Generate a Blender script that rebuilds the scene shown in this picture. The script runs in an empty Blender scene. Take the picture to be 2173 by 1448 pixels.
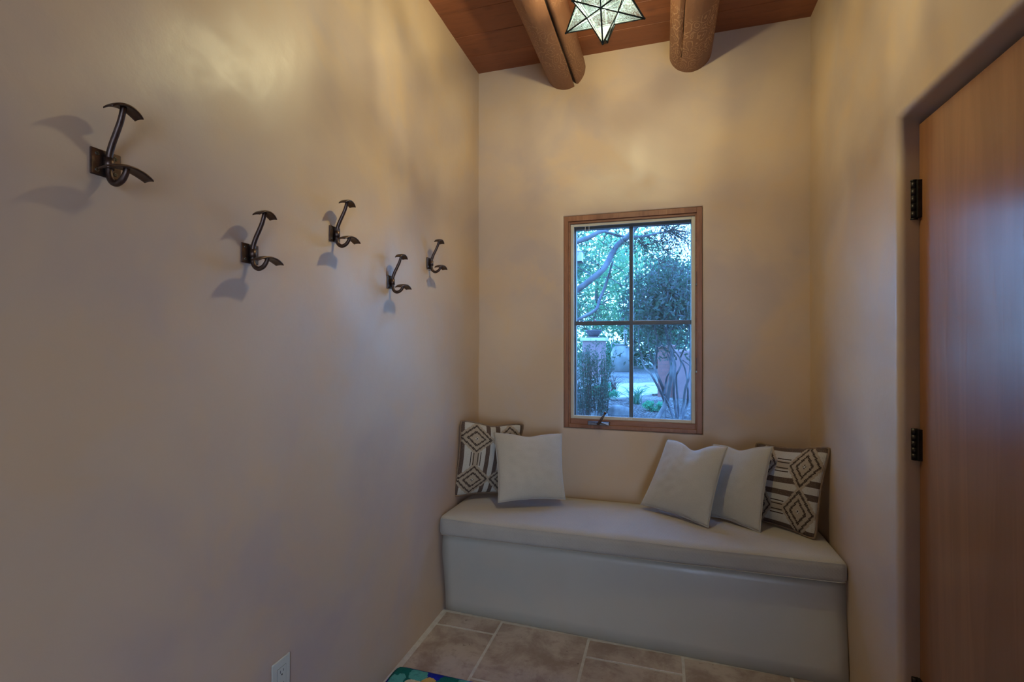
import bpy, bmesh, math, random
from mathutils import Vector, Matrix, noise
from math import sin, cos, pi, sqrt, radians as RAD
random.seed(7)
S = bpy.context.scene
COL = S.collection

# ------------------------------------------------------------------ camera
F_PX, YAW, PIT, CAM_H = 1049.9, RAD(17.118), RAD(0.09), 1.3565
cam_d = bpy.data.cameras.new('camera'); cam = bpy.data.objects.new('camera', cam_d); COL.objects.link(cam)
cam_d.sensor_width = 36; cam_d.lens = F_PX / 2173 * 36; cam_d.clip_start = 0.02; cam_d.clip_end = 300
cam.location = (0, 0, CAM_H); cam.rotation_euler = (pi / 2 + PIT, 0, YAW)
S.camera = cam

def at(px, py, Y):
    "world point seen at pixel (px,py) at depth plane y=Y"
    cx, cy = (px - 1086.5) / F_PX, (724 - py) / F_PX
    F = Vector((-sin(YAW) * cos(PIT), cos(YAW) * cos(PIT), sin(PIT)))
    R = Vector((cos(YAW), sin(YAW), 0)); U = R.cross(F)
    d = F + R * cx + U * cy
    return Vector((0, 0, CAM_H)) + d * (Y / d.y)

XL, XR, YB, ZC = -1.073, 0.697, 2.8, 2.981      # left wall, right wall, back wall, ceiling
YF = -3.2        # far wall of an unseen hall, added behind the camera to block sky light
YH, XH = -.6, 2.4

# ------------------------------------------------------------------ node helpers
class N:
    def __init__(s, nt, k): s.nt = nt; s.k = k
    def _m(s, op, a, b=None, c=None):
        n = s.nt.nodes.new('ShaderNodeMath'); n.operation = op
        for i, v in enumerate((a, b, c)):
            if v is None: continue
            if isinstance(v, N): s.nt.links.new(v.k, n.inputs[i])
            else: n.inputs[i].default_value = v
        return N(s.nt, n.outputs[0])
    def __add__(s, o): return s._m('ADD', s, o)
    def __radd__(s, o): return s._m('ADD', s, o)
    def __sub__(s, o): return s._m('SUBTRACT', s, o)
    def __rsub__(s, o): return s._m('SUBTRACT', o, s)
    def __mul__(s, o): return s._m('MULTIPLY', s, o)
    def __rmul__(s, o): return s._m('MULTIPLY', s, o)
    def __truediv__(s, o): return s._m('DIVIDE', s, o)
    def abs(s): return s._m('ABSOLUTE', s)
    def floor(s): return s._m('FLOOR', s)
    def sin(s): return s._m('SINE', s)
    def pow(s, o): return s._m('POWER', s, o)
    def lt(s, o): return s._m('LESS_THAN', s, o)
    def gt(s, o): return s._m('GREATER_THAN', s, o)
    def mn(s, o): return s._m('MINIMUM', s, o)
    def mx(s, o): return s._m('MAXIMUM', s, o)
    def clamp(s): n = s._m('ADD', s, 0.0); n.k.node.use_clamp = True; return n
    def sm(s, a, b):
        n = s.nt.nodes.new('ShaderNodeMapRange'); n.interpolation_type = 'SMOOTHSTEP'
        s.nt.links.new(s.k, n.inputs[0]); n.inputs[1].default_value = a; n.inputs[2].default_value = b
        return N(s.nt, n.outputs[0])

class M:
    def __init__(s, name, rough=.5, metal=0., spec=.5, **kw):
        s.m = bpy.data.materials.new(name); s.m.use_nodes = True; s.nt = s.m.node_tree
        s.b = s.nt.nodes['Principled BSDF']; s.out = s.nt.nodes['Material Output']
        s.b.inputs['Roughness'].default_value = rough; s.b.inputs['Metallic'].default_value = metal
        s.b.inputs['Specular IOR Level'].default_value = spec
        s._tc = None
    def node(s, t): return s.nt.nodes.new(t)
    def tc(s, which='Object'):
        if not s._tc: s._tc = s.node('ShaderNodeTexCoord')
        return s._tc.outputs[which]
    def map(s, src, scale=(1, 1, 1), rot=(0, 0, 0), loc=(0, 0, 0)):
        n = s.node('ShaderNodeMapping'); s.nt.links.new(src, n.inputs[0])
        n.inputs['Scale'].default_value = scale; n.inputs['Rotation'].default_value = rot; n.inputs['Location'].default_value = loc
        return n.outputs[0]
    def xyz(s, src):
        n = s.node('ShaderNodeSeparateXYZ'); s.nt.links.new(src, n.inputs[0])
        return [N(s.nt, o) for o in n.outputs]
    def noise(s, src, scale, detail=4, rough=.5, dist=0.):
        n = s.node('ShaderNodeTexNoise'); s.nt.links.new(src, n.inputs['Vector'])
        n.inputs['Scale'].default_value = scale; n.inputs['Detail'].default_value = detail
        n.inputs['Roughness'].default_value = rough; n.inputs['Distortion'].default_value = dist
        return N(s.nt, n.outputs['Fac'])
    def vor(s, src, scale, feature='F1', rand=1.):
        n = s.node('ShaderNodeTexVoronoi'); n.feature = feature; s.nt.links.new(src, n.inputs['Vector'])
        n.inputs['Scale'].default_value = scale; n.inputs['Randomness'].default_value = rand
        return N(s.nt, n.outputs['Distance']), n
    def mix(s, f, a, b):
        n = s.node('ShaderNodeMix'); n.data_type = 'RGBA'
        if isinstance(f, N): s.nt.links.new(f.k, n.inputs[0])
        else: n.inputs[0].default_value = f
        for i, v in ((6, a), (7, b)):
            if isinstance(v, tuple): n.inputs[i].default_value = (*v, 1)
            else: s.nt.links.new(v, n.inputs[i])
        return n.outputs[2]
    def col(s, c):
        if isinstance(c, tuple): s.b.inputs['Base Color'].default_value = (*c, 1)
        else: s.nt.links.new(c, s.b.inputs['Base Color'])
        return s
    def rgh(s, v): s.nt.links.new(v.k, s.b.inputs['Roughness']); return s
    def bump(s, h, strength=.2, dist=.01):
        n = s.node('ShaderNodeBump'); n.inputs['Strength'].default_value = strength; n.inputs['Distance'].default_value = dist
        s.nt.links.new(h.k, n.inputs['Height']); s.nt.links.new(n.outputs[0], s.b.inputs['Normal']); return s

def simple(name, c1, c2=None, scale=8, rough=.6, metal=0., bump=0., bs=None, spec=.5):
    m = M(name, rough, metal, spec)
    if c2 is None: c2 = tuple(v * .8 for v in c1)
    o = m.tc(); nz = m.noise(o, scale, 5)
    m.col(m.mix(nz.sm(.3, .7), c1, c2))
    if bump: m.bump(m.noise(o, bs or scale * 6, 4), bump, .004)
    return m.m

# ------------------------------------------------------------------ materials
def plaster(name, base=(.51, .38, .26), alt=(.43, .33, .262), warm=(.54, .37, .21), rough=.47):
    m = M(name, rough, spec=.6); o = m.tc()
    w = m.map(o, (1, 1, 1))
    a = m.noise(w, 1.1, 4, .55, .8); b = m.noise(w, 2.6, 5, .6, .4); c = m.noise(w, 14, 5, .6)
    c1 = m.mix(a.sm(.40, .62), base, alt); c2 = m.mix(b.sm(.45, .66) * .65, c1, warm)
    c3 = m.mix(c.sm(.35, .8) * .25, c2, tuple(v * .93 for v in base))
    m.col(c3)
    m.rgh(b.sm(.3, .7) * .18 + (rough - .10))
    h = m.noise(w, 3.0, 3, .5) * .6 + m.noise(w, 22, 4, .5) * .12 + m.noise(w, 160, 2, .5) * .015
    m.bump(h, .5, .012)
    return m.m
MP = plaster('plaster')
MPB = plaster('bench_plaster', (.47, .425, .325), (.42, .39, .305), (.47, .40, .29), .4)

def tile_mat():
    m = M('travertine', .42); o = m.tc()
    a = m.noise(o, 5.5, 7, .68, .4); b = m.noise(o, 22, 6, .65); v, _ = m.vor(m.map(o, (1, 1.6, 1)), 60)
    c = m.mix(a.sm(.38, .66), (.44, .385, .345), (.27, .21, .18)); c = m.mix(b.sm(.52, .70) * .6, c, (.25, .19, .165))
    p = m.noise(o, 45, 2, .5).gt(.70) * b.sm(.4, .6)
    c = m.mix(p * .7, c, (.10, .07, .06)); m.col(c)
    m.bump(b * .5 - p * .8, .35, .003); m.rgh(b * .25 + .3)
    return m.m
MTILE = tile_mat()
MGROUT = simple('grout', (.54, .54, .53), (.45, .45, .44), 30, .8, bump=.3)

def wood(name, c1, c2, c3, axis='Z', scale=1., rough=.45, knots=0., streak=.4, contour=0.):
    m = M(name, rough, spec=.45); o = m.tc()
    st = {'X': (.12, 1, 1), 'Y': (1, .12, 1), 'Z': (1, 1, .10)}[axis]
    v = m.map(o, tuple(k * scale for k in st))
    a = m.noise(v, 6, 5, .6, .6); b = m.noise(v, 70, 4, .6); c = m.noise(o, 1.2, 3)
    g = ((a * 34).sin() * .5 + .5)
    col = m.mix(a.sm(.3, .7), c1, c2); col = m.mix(g * streak * .6, col, c3); col = m.mix(b.sm(.5, .8) * streak, col, c3)
    h = b * .3 + g * .3
    if knots:
        kv = m.map(o, {'X': (.8, 1, 0), 'Y': (1, .6, 1), 'Z': (1, 1, .6)}[axis])
        d, n = m.vor(kv, knots)
        k = d.lt(.10); k2 = 1 - d.sm(.10, .22)
        col = m.mix(k2 * .45, col, c3); col = m.mix(k, col, (.018, .008, .005))
    if contour:
        wv = m.node('ShaderNodeTexNoise'); m.nt.links.new(o, wv.inputs['Vector']); wv.inputs['Scale'].default_value = 16
        vm = m.node('ShaderNodeVectorMath'); vm.operation = 'MULTIPLY_ADD'; m.nt.links.new(wv.outputs['Color'], vm.inputs[0]); vm.inputs[1].default_value = (.035, .05, .035); m.nt.links.new(o, vm.inputs[2])
        q, _ = m.vor(m.map(vm.outputs[0], (1, .6, 1)), 24)
        line = ((q * 24).sin()).sm(.60, .97)
        msk = m.noise(o, 3.1, 2).sm(.40, .52)
        col = m.mix(line * msk * contour, col, (.47, .27, .15)); h = h + line * .3
    m.col(col); m.bump(h, .25, .004)
    return m
MCEIL = wood('stained_pine_boards', (.30, .098, .038), (.20, .063, .025), (.09, .029, .013), 'X', 1, .55, 5.5).m
MLOG1 = wood('peeled_log_dark', (.275, .125, .064), (.20, .088, .044), (.115, .05, .026), 'Y', 1, .5, 0, .35, .45).m
MLOG2 = wood('peeled_log_figured', (.285, .13, .066), (.21, .092, .046), (.12, .052, .027), 'Y', 1, .5, 0, .3, 1.).m
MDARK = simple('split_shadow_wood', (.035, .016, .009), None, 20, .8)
MFRAME = wood('window_wood', (.30, .135, .065), (.22, .09, .042), (.12, .045, .02), 'Z', 2, .4, 0, .5).m
MFRAMEX = wood('window_wood_rail', (.30, .135, .065), (.22, .09, .042), (.12, .045, .02), 'X', 2, .4, 0, .5).m
def door_mat():
    m = M('maple_veneer', .26, spec=.5); o = m.tc(); v = m.map(o, (1, 1, .09))
    a = m.noise(v, 5, 5, .55, 1.2); b = m.noise(m.map(o, (1, 1, .05)), 60, 3, .6)
    g = (a * 46).sin() * .5 + .5
    c = m.mix(a.sm(.3, .7), (.27, .118, .048), (.21, .09, .037)); c = m.mix(g * .28, c, (.17, .07, .03)); c = m.mix(b.sm(.5, .8) * .08, c, (.31, .14, .06))
    m.col(c); m.bump(b * .15 + g * .12 + m.noise(m.map(o, (1, 1, .4)), 5, 2) * 2., .22, .003); m.rgh(b * .05 + .23)
    return m.m
MDOOR = door_mat()
def metal_mat(name, c1, c2, rough):
    m = M(name, rough, .9); o = m.tc(); a = m.noise(o, 60, 5, .6); m.col(m.mix(a.sm(.35, .7), c1, c2)); m.rgh(a * .25 + (rough - .1)); m.bump(a, .2, .001); return m.m
MIRON = metal_mat('oil_rubbed_bronze', (.085, .06, .05), (.13, .085, .065), .38)
MBLACK = metal_mat('blackened_iron', (.03, .027, .025), (.05, .042, .038), .42)
MSCREW = metal_mat('screw_metal', (.16, .15, .12), (.10, .09, .07), .35)
MLEAD = metal_mat('lead_came', (.028, .036, .038), (.05, .06, .06), .5)
MBRONZE = simple('dark_bronze_sash', (.05, .055, .06), (.065, .07, .075), 10, .35)
MCREAM = simple('cream_screen_frame', (.50, .47, .37), (.46, .43, .34), 10, .4)
MPLATE = simple('light_almond_plastic', (.50, .50, .40), (.48, .48, .38), 5, .32)
MSLOT = simple('outlet_slot_black', (.012, .012, .012), None, 5, .6)
MSTICK = simple('white_label', (.75, .73, .68), (.45, .42, .40), 90, .5)

def fabric(name, c1, c2, ws=420, rough=.85):
    m = M(name, rough, spec=.2); uv = m.tc('UV'); o = m.tc()
    x, y, z = m.xyz(uv)
    wv = ((x * ws).sin() * (y * ws).sin())
    n1 = m.noise(o, 5, 4); n2 = m.noise(o, 220, 2)
    c = m.mix(n1.sm(.3, .7), c1, c2); c = m.mix(n2.sm(.4, .75) * .25, c, tuple(v * .75 for v in c1)); m.col(c)
    m.b.inputs['Sheen Weight'].default_value = .25; m.b.inputs['Sheen Roughness'].default_value = .5
    m.bump(n1 * .35 + n2 * .10 + wv * .06, .35, .006)
    return m.m
MCUSH = fabric('cushion_linen', (.40, .36, .29), (.36, .325, .265))
MPIL = fabric('pillow_linen', (.42, .38, .305), (.385, .35, .28))
MPIPE = simple('tan_cord', (.20, .13, .075), (.15, .095, .055), 60, .7)

def geo_mat():
    m = M('woven_diamond_fabric', .9, spec=.15); uv = m.tc('UV'); o = m.tc(); x, y, z = m.xyz(uv)
    Q = 72.
    a = ((x * Q).floor() + .5) / Q; b = ((y * Q).floor() + .5) / Q
    A = (a - .5).abs()                                      # mirrored about the pillow's middle stripe
    cream = (.47, .43, .35); tan = (.36, .285, .195); dark = (.035, .022, .016); brown = (.085, .055, .04)
    D1 = (A - .265).abs() / .235; B = ((b - .5).abs() - .285).abs() / .175
    d = D1 + B
    inner = d.lt(1.30)
    darkb = (A.gt(.445) + (A.gt(.045) * A.lt(.105))).clamp()
    tick = ((A - .265).abs() - .033).abs().lt(.0105) + ((A - .265).abs() - .075).abs().lt(.0105)
    tick = tick.clamp() * (b - .5).abs().lt(.10)
    col = m.mix(darkb * (1 - inner), cream, brown)
    col = m.mix(((A - .265).abs().lt(.055)) * (b - .5).abs().lt(.16), col, tan)
    col = m.mix(tick, col, dark)
    col = m.mix(inner, col, tan)
    ring = ((d - 1.0).abs().lt(.082) + (d - .56).abs().lt(.085)).clamp()
    # cut little steps in the rings
    st = ((x * Q * 3.14159 / 1.).sin() * (y * Q * 3.14159).sin()).gt(-.78)
    col = m.mix(ring * st, col, dark)
    cen = d.lt(.12); col = m.mix(cen, col, cream); col = m.mix(cen * ((x * 150).sin() * (y * 150).sin()).gt(.1), col, dark)
    w = ((x * 620).sin() * .5 + .5) * ((y * 430).sin() * .5 + .5); n2 = m.noise(o, 260, 2)
    col = m.mix(w.sm(.1, .6) * .25, col, (.16, .12, .09)); col = m.mix(n2.sm(.5, .8) * .35, col, (.30, .24, .18))
    m.col(col); m.bump(w * .8 + n2 * .5, .5, .003)
    return m.m
MGEO = geo_mat()

def rug_mat():
    m = M('hooked_wool', .95, spec=.1); o = m.tc(); g = m.noise(o, 60, 3)
    nv = m.node('ShaderNodeTexNoise'); m.nt.links.new(o, nv.inputs['Vector']); nv.inputs['Scale'].default_value = 28
    va = m.node('ShaderNodeVectorMath'); va.operation = 'MULTIPLY_ADD'; m.nt.links.new(nv.outputs['Color'], va.inputs[0])
    va.inputs[1].default_value = (.045, .045, 0); m.nt.links.new(o, va.inputs[2])
    x, y, z = m.xyz(va.outputs[0])
    navy = (.012, .022, .34); dg = (.01, .14, .12); teal = (.09, .36, .31); crm = (.60, .50, .32); gold = (.55, .36, .10)
    # object origin is the rug's far left corner: +x right, -y toward the camera
    blobs = []
    R = random.Random(3)
    for i in range(7):
        cx = .10 + i * .20
        blobs += [(cx - .05, -.055, .055, .05, .5, dg), (cx + .015, -.04, .04, .035, -.5, teal), (cx - .055, -.09, .03, .04, 0, teal), (cx + .03, -.10, .05, .035, .2, crm), (cx + .075, -.085, .045, .04, -.3, gold)]
    for j in range(7):
        cy = -.2 - j * .18
        blobs += [(.06, cy, .05, .07, .3, dg), (.08, cy - .09, .05, .05, 0, teal), (.11, cy - .04, .05, .05, 0, crm)]
    for i in range(10):
        blobs += [(.25 + R.random(), -.25 - R.random() * .8, .09, .07, R.random(), R.choice([crm, gold, teal, dg]))]
    c = navy
    for bx, by, rx, ry, rt, cc in blobs:
        dx = x - bx - .022; dy = y - by - .022
        u = (dx * cos(rt) + dy * sin(rt)) / rx; w = (dy * cos(rt) - dx * sin(rt)) / ry
        c = m.mix((u * u + w * w).lt(1.), c, cc)
    c = m.mix(g.sm(.45, .8) * .35, c, (.02, .05, .08)); m.col(c)
    m.bump(m.noise(o, 300, 2) + g, .8, .005); return m.m
MRUG = rug_mat()

def glass_mat(name, tint, alpha_gl=.08, rough=.0):
    m = M(name); nt = m.nt; nt.nodes.remove(m.b)
    t = m.node('ShaderNodeBsdfTransparent'); t.inputs[0].default_value = (*tint, 1)
    g = m.node('ShaderNodeBsdfGlossy'); g.inputs['Roughness'].default_value = rough; g.inputs[0].default_value = (.9, .95, 1, 1)
    lw = m.node('ShaderNodeLayerWeight'); lw.inputs[0].default_value = .5
    fr = N(nt, lw.outputs['Facing']).pow(5.) * .8 + .022
    mx = m.node('ShaderNodeMixShader'); nt.links.new(fr.k, mx.inputs[0]); nt.links.new(t.outputs[0], mx.inputs[1]); nt.links.new(g.outputs[0], mx.inputs[2])
    nt.links.new(mx.outputs[0], m.out.inputs[0]); return m.m
MGLASS = glass_mat('window_glass', (.60, .84, 1.0))
def seeded_glass():
    m = M('seeded_star_glass'); nt = m.nt; nt.nodes.remove(m.b); o = m.tc()
    v, _ = m.vor(o, 260); n1 = m.noise(o, 22, 3, .6, 1.5); n2 = m.noise(o, 240, 2)
    f = n2.sm(.40, .62) * .020 + n1.sm(.35, .7) * .010 + .005            # a little light is scattered by the seeds
    lw = m.node('ShaderNodeLayerWeight'); lw.inputs[0].default_value = .5; fc = N(nt, lw.outputs['Facing'])
    tr = (1 - fc).pow(.6) * .95 + .05                                       # rough glass passes less at grazing angles
    cc = m.node('ShaderNodeCombineColor')
    for i, k in enumerate((.95, .98, .96)): nt.links.new((tr * k).k, cc.inputs[i])
    t = m.node('ShaderNodeBsdfTransparent'); nt.links.new(cc.outputs[0], t.inputs[0])
    tl = m.node('ShaderNodeBsdfTranslucent'); tl.inputs[0].default_value = (.45, .74, 1.0, 1)
    g = m.node('ShaderNodeBsdfGlossy'); g.inputs['Roughness'].default_value = .38; g.inputs[0].default_value = (.85, 1, 1, 1)
    m1 = m.node('ShaderNodeMixShader'); nt.links.new(f.k, m1.inputs[0]); nt.links.new(t.outputs[0], m1.inputs[1]); nt.links.new(tl.outputs[0], m1.inputs[2])
    m2 = m.node('ShaderNodeMixShader'); m2.inputs[0].default_value = .004; nt.links.new(m1.outputs[0], m2.inputs[1]); nt.links.new(g.outputs[0], m2.inputs[2])
    b = m.node('ShaderNodeBump'); b.inputs['Strength'].default_value = .5; b.inputs['Distance'].default_value = .002; nt.links.new(n2.k, b.inputs['Height'])
    nt.links.new(b.outputs[0], g.inputs['Normal'])
    nt.links.new(m2.outputs[0], m.out.inputs[0]); return m.m
MSTAR = seeded_glass()
def screen_mat():
    m = M('insect_screen'); nt = m.nt; nt.nodes.remove(m.b)
    t = m.node('ShaderNodeBsdfTransparent'); d = m.node('ShaderNodeBsdfDiffuse'); d.inputs[0].default_value = (.22, .24, .25, 1)
    mx = m.node('ShaderNodeMixShader'); mx.inputs[0].default_value = .07
    nt.links.new(t.outputs[0], mx.inputs[1]); nt.links.new(d.outputs[0], mx.inputs[2]); nt.links.new(mx.outputs[0], m.out.inputs[0]); return m.m
MSCREEN = screen_mat()

# ------------------------------------------------------------------ mesh helpers
def tag(o, label=None, cat=None, group=None, kind=None):
    if label: o['label'] = label
    if cat: o['category'] = cat
    if group: o['group'] = group
    if kind: o['kind'] = kind
    return o
def empty(name, loc, rot=(0, 0, 0)):
    o = bpy.data.objects.new(name, None); COL.objects.link(o); o.location = loc; o.rotation_euler = rot; o.empty_display_size = .05
    return o
def link(name, me, mats, parent=None, smooth=False):
    if not isinstance(mats, (list, tuple)): mats = [mats]
    for m in mats: me.materials.append(m)
    if smooth:
        for p in me.polygons: p.use_smooth = True
    o = bpy.data.objects.new(name, me); COL.objects.link(o)
    if parent: o.parent = parent
    return o
def build(name, bm, mats, parent=None, smooth=False, bevel=0., seg=2):
    me = bpy.data.meshes.new(name); bmesh.ops.recalc_face_normals(bm, faces=bm.faces); bm.to_mesh(me); bm.free()
    o = link(name, me, mats, parent, smooth)
    if bevel:
        b = o.modifiers.new('bevel', 'BEVEL'); b.width = bevel; b.segments = seg; b.limit_method = 'ANGLE'; b.angle_limit = RAD(40)
    return o
def pyd(name, V, Fc, mats, parent=None, smooth=False):
    me = bpy.data.meshes.new(name); me.from_pydata([tuple(v) for v in V], [], Fc); me.update()
    return link(name, me, mats, parent, smooth)
def box(bm, lo, hi, mat=0):
    x0, y0, z0 = lo; x1, y1, z1 = hi
    v = [bm.verts.new(c) for c in ((x0, y0, z0), (x1, y0, z0), (x1, y1, z0), (x0, y1, z0), (x0, y0, z1), (x1, y0, z1), (x1, y1, z1), (x0, y1, z1))]
    for f in ((0, 3, 2, 1), (4, 5, 6, 7), (0, 1, 5, 4), (1, 2, 6, 5), (2, 3, 7, 6), (3, 0, 4, 7)):
        bm.faces.new([v[i] for i in f]).material_index = mat
def boxo(name, lo, hi, mat, parent=None, bevel=0.):
    bm = bmesh.new(); box(bm, lo, hi); return build(name, bm, mat, parent, bevel=bevel)
def frame_boxes(bm, x0, x1, z0, z1, y0, y1, l, r, t, b):
    box(bm, (x0, y0, z0), (x0 + l, y1, z1)); box(bm, (x1 - r, y0, z0), (x1, y1, z1))
    box(bm, (x0 + l, y0, z0), (x1 - r, y1, z0 + b)); box(bm, (x0 + l, y0, z1 - t), (x1 - r, y1, z1))
def smooth_path(pts, n=6):
    P = [Vector(p) for p in pts]
    if len(P) < 3: return P
    out = []
    for i in range(len(P) - 1):
        p0 = P[max(i - 1, 0)]; p1 = P[i]; p2 = P[i + 1]; p3 = P[min(i + 2, len(P) - 1)]
        for k in range(n):
            t = k / n
            out.append(.5 * ((2 * p1) + (p2 - p0) * t + (2 * p0 - 5 * p1 + 4 * p2 - p3) * t * t + (3 * p1 - p0 - 3 * p2 + p3) * t ** 3))
    out.append(P[-1]); return out
def tube(V, Fc, path, radii, seg=10, cap=True):
    "append a tube to lists V, Fc"
    P = [Vector(p) for p in path]; n = len(P)
    if not hasattr(radii, '__len__'): radii = [radii] * n
    elif len(radii) != n:
        m = len(radii); radii = [radii[min(int(i * (m - 1) / (n - 1)), m - 2)] * (1 - ((i * (m - 1) / (n - 1)) - min(int(i * (m - 1) / (n - 1)), m - 2))) + radii[min(int(i * (m - 1) / (n - 1)), m - 2) + 1] * ((i * (m - 1) / (n - 1)) - min(int(i * (m - 1) / (n - 1)), m - 2)) for i in range(n)]
    base = len(V); T0 = (P[1] - P[0]).normalized()
    a = T0.orthogonal().normalized()
    for i in range(n):
        T = (P[min(i + 1, n - 1)] - P[max(i - 1, 0)]).normalized()
        a = (a - T * a.dot(T)).normalized(); b = T.cross(a)
        for k in range(seg):
            th = 2 * pi * k / seg; V.append(P[i] + (a * cos(th) + b * sin(th)) * radii[i])
    for i in range(n - 1):
        for k in range(seg):
            k2 = (k + 1) % seg
            Fc.append((base + i * seg + k, base + i * seg + k2, base + (i + 1) * seg + k2, base + (i + 1) * seg + k))
    if cap:
        Fc.append(tuple(base + k for k in reversed(range(seg)))); Fc.append(tuple(base + (n - 1) * seg + k for k in range(seg)))
def tubeo(name, path, radii, mat, parent=None, seg=12, sm=6):
    V, Fc = [], []; tube(V, Fc, smooth_path(path, sm), radii, seg); return pyd(name, V, Fc, mat, parent, True)
def lathe(name, prof, mat, parent=None, seg=32, loc=(0, 0, 0)):
    V, Fc = [], []
    for r, z in prof:
        for k in range(seg): th = 2 * pi * k / seg; V.append((loc[0] + r * cos(th), loc[1] + r * sin(th), loc[2] + z))
    for i in range(len(prof) - 1):
        for k in range(seg):
            k2 = (k + 1) % seg; Fc.append((i * seg + k, i * seg + k2, (i + 1) * seg + k2, (i + 1) * seg + k))
    Fc.append(tuple(reversed(range(seg)))); Fc.append(tuple((len(prof) - 1) * seg + k for k in range(seg)))
    return pyd(name, V, Fc, mat, parent, True)
def sphere(V, Fc, c, r, s=8, sc=(1, 1, 1)):
    base = len(V)
    for i in range(s + 1):
        ph = pi * i / s
        for k in range(2 * s): th = pi * k / s; V.append(Vector(c) + Vector((r * sc[0] * sin(ph) * cos(th), r * sc[1] * sin(ph) * sin(th), r * sc[2] * cos(ph))))
    for i in range(s):
        for k in range(2 * s):
            k2 = (k + 1) % (2 * s); Fc.append((base + i * 2 * s + k, base + (i + 1) * 2 * s + k, base + (i + 1) * 2 * s + k2, base + i * 2 * s + k2))

# ------------------------------------------------------------------ room shell
# back wall with the window hole
WX0, WX1, WZ0, WZ1 = -.5499, .1925, .8668, 2.0735
def wave(p): return .006 * noise.noise(Vector(p) * 1.3) + .003 * noise.noise(Vector(p) * 4)
def grid_wall(name, f, us, vs, hole=None, mat=MP):
    "hand-troweled wall face: f(u,v)->point; skips cells inside hole"
    V = []; Fc = []
    for v in vs:
        for u in us: V.append(f(u, v))
    nu = len(us)
    for j in range(len(vs) - 1):
        for i in range(nu - 1):
            if hole:
                cu = (us[i] + us[i + 1]) / 2; cv = (vs[j] + vs[j + 1]) / 2
                if hole[0] < cu < hole[1] and hole[2] < cv < hole[3]: continue
            Fc.append((j * nu + i, j * nu + i + 1, (j + 1) * nu + i + 1, (j + 1) * nu + i))
    return V, Fc
def lin(a, b, n): return [a + (b - a) * i / n for i in range(n + 1)]

def back_wall():
    r = .010
    us = lin(XL - .1, WX0 - r, 22) + [WX0 - r * .6, WX0 - r * .3, WX0] + lin(WX0, WX1, 20)[1:] + [WX1 + r * .3, WX1 + r * .6] + lin(WX1 + r, XR + .1, 22)
    vs = lin(-.02, WZ0 - r, 20) + [WZ0 - r * .6, WZ0 - r * .3, WZ0] + lin(WZ0, WZ1, 24)[1:] + [WZ1 + r * .3, WZ1 + r * .6] + lin(WZ1 + r, ZC + .1, 20)
    def f(u, v):
        du = max(WX0 - u, u - WX1, 0); dv = max(WZ0 - v, v - WZ1, 0); d = max(du, dv) if (du == 0 or dv == 0) else sqrt(du * du + dv * dv)
        y = YB + (wave((u, 5, v)) if d > .05 else wave((u, 5, v)) * d / .05)
        if d < r: y += (r - sqrt(max(r * r - (r - d) ** 2, 0))) * .9
        return Vector((u, y, v))
    V, Fc = grid_wall('w', f, us, vs, (WX0, WX1, WZ0, WZ1))
    n = len(V)
    # reveal + outer face
    def quad(*p):
        b = len(V); V.extend(Vector(q) for q in p); Fc.append((b, b + 1, b + 2, b + 3))
    yi, yo = YB + .008, YB + .22
    for a, b in (((WX0, WZ0), (WX1, WZ0)), ((WX1, WZ0), (WX1, WZ1)), ((WX1, WZ1), (WX0, WZ1)), ((WX0, WZ1), (WX0, WZ0))):
        quad((a[0], yi, a[1]), (b[0], yi, b[1]), (b[0], yo, b[1]), (a[0], yo, a[1]))
    X0, X1, Z0, Z1 = XL - .25, XR + .25, -.05, ZC + .25
    quad((X0, yo, Z0), (WX0, yo, Z0), (WX0, yo, Z1), (X0, yo, Z1)); quad((WX1, yo, Z0), (X1, yo, Z0), (X1, yo, Z1), (WX1, yo, Z1))
    quad((WX0, yo, Z0), (WX1, yo, Z0), (WX1, yo, WZ0), (WX0, yo, WZ0)); quad((WX0, yo, WZ1), (WX1, yo, WZ1), (WX1, yo, Z1), (WX0, yo, Z1))
    return tag(pyd('wall_back', V, Fc, MP, None, False), kind='structure')
wb = back_wall()
for p in wb.data.polygons: p.use_smooth = abs(p.normal.y) > .9

def left_wall():
    us = lin(YF - .1, YB + .1, 70); vs = lin(-.02, ZC + .1, 50)
    V, Fc = grid_wall('w', lambda u, v: Vector((XL + wave((2, u, v)), u, v)), us, vs)
    b = len(V); V += [Vector((XL - .25, YF - .1, -.05)), Vector((XL - .25, YB + .22, -.05)), Vector((XL - .25, YB + .22, ZC + .25)), Vector((XL - .25, YF - .1, ZC + .25))]; Fc.append((b, b + 1, b + 2, b + 3))
    return tag(pyd('wall_left', V, Fc, MP, None, True), kind='structure')
left_wall()

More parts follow.
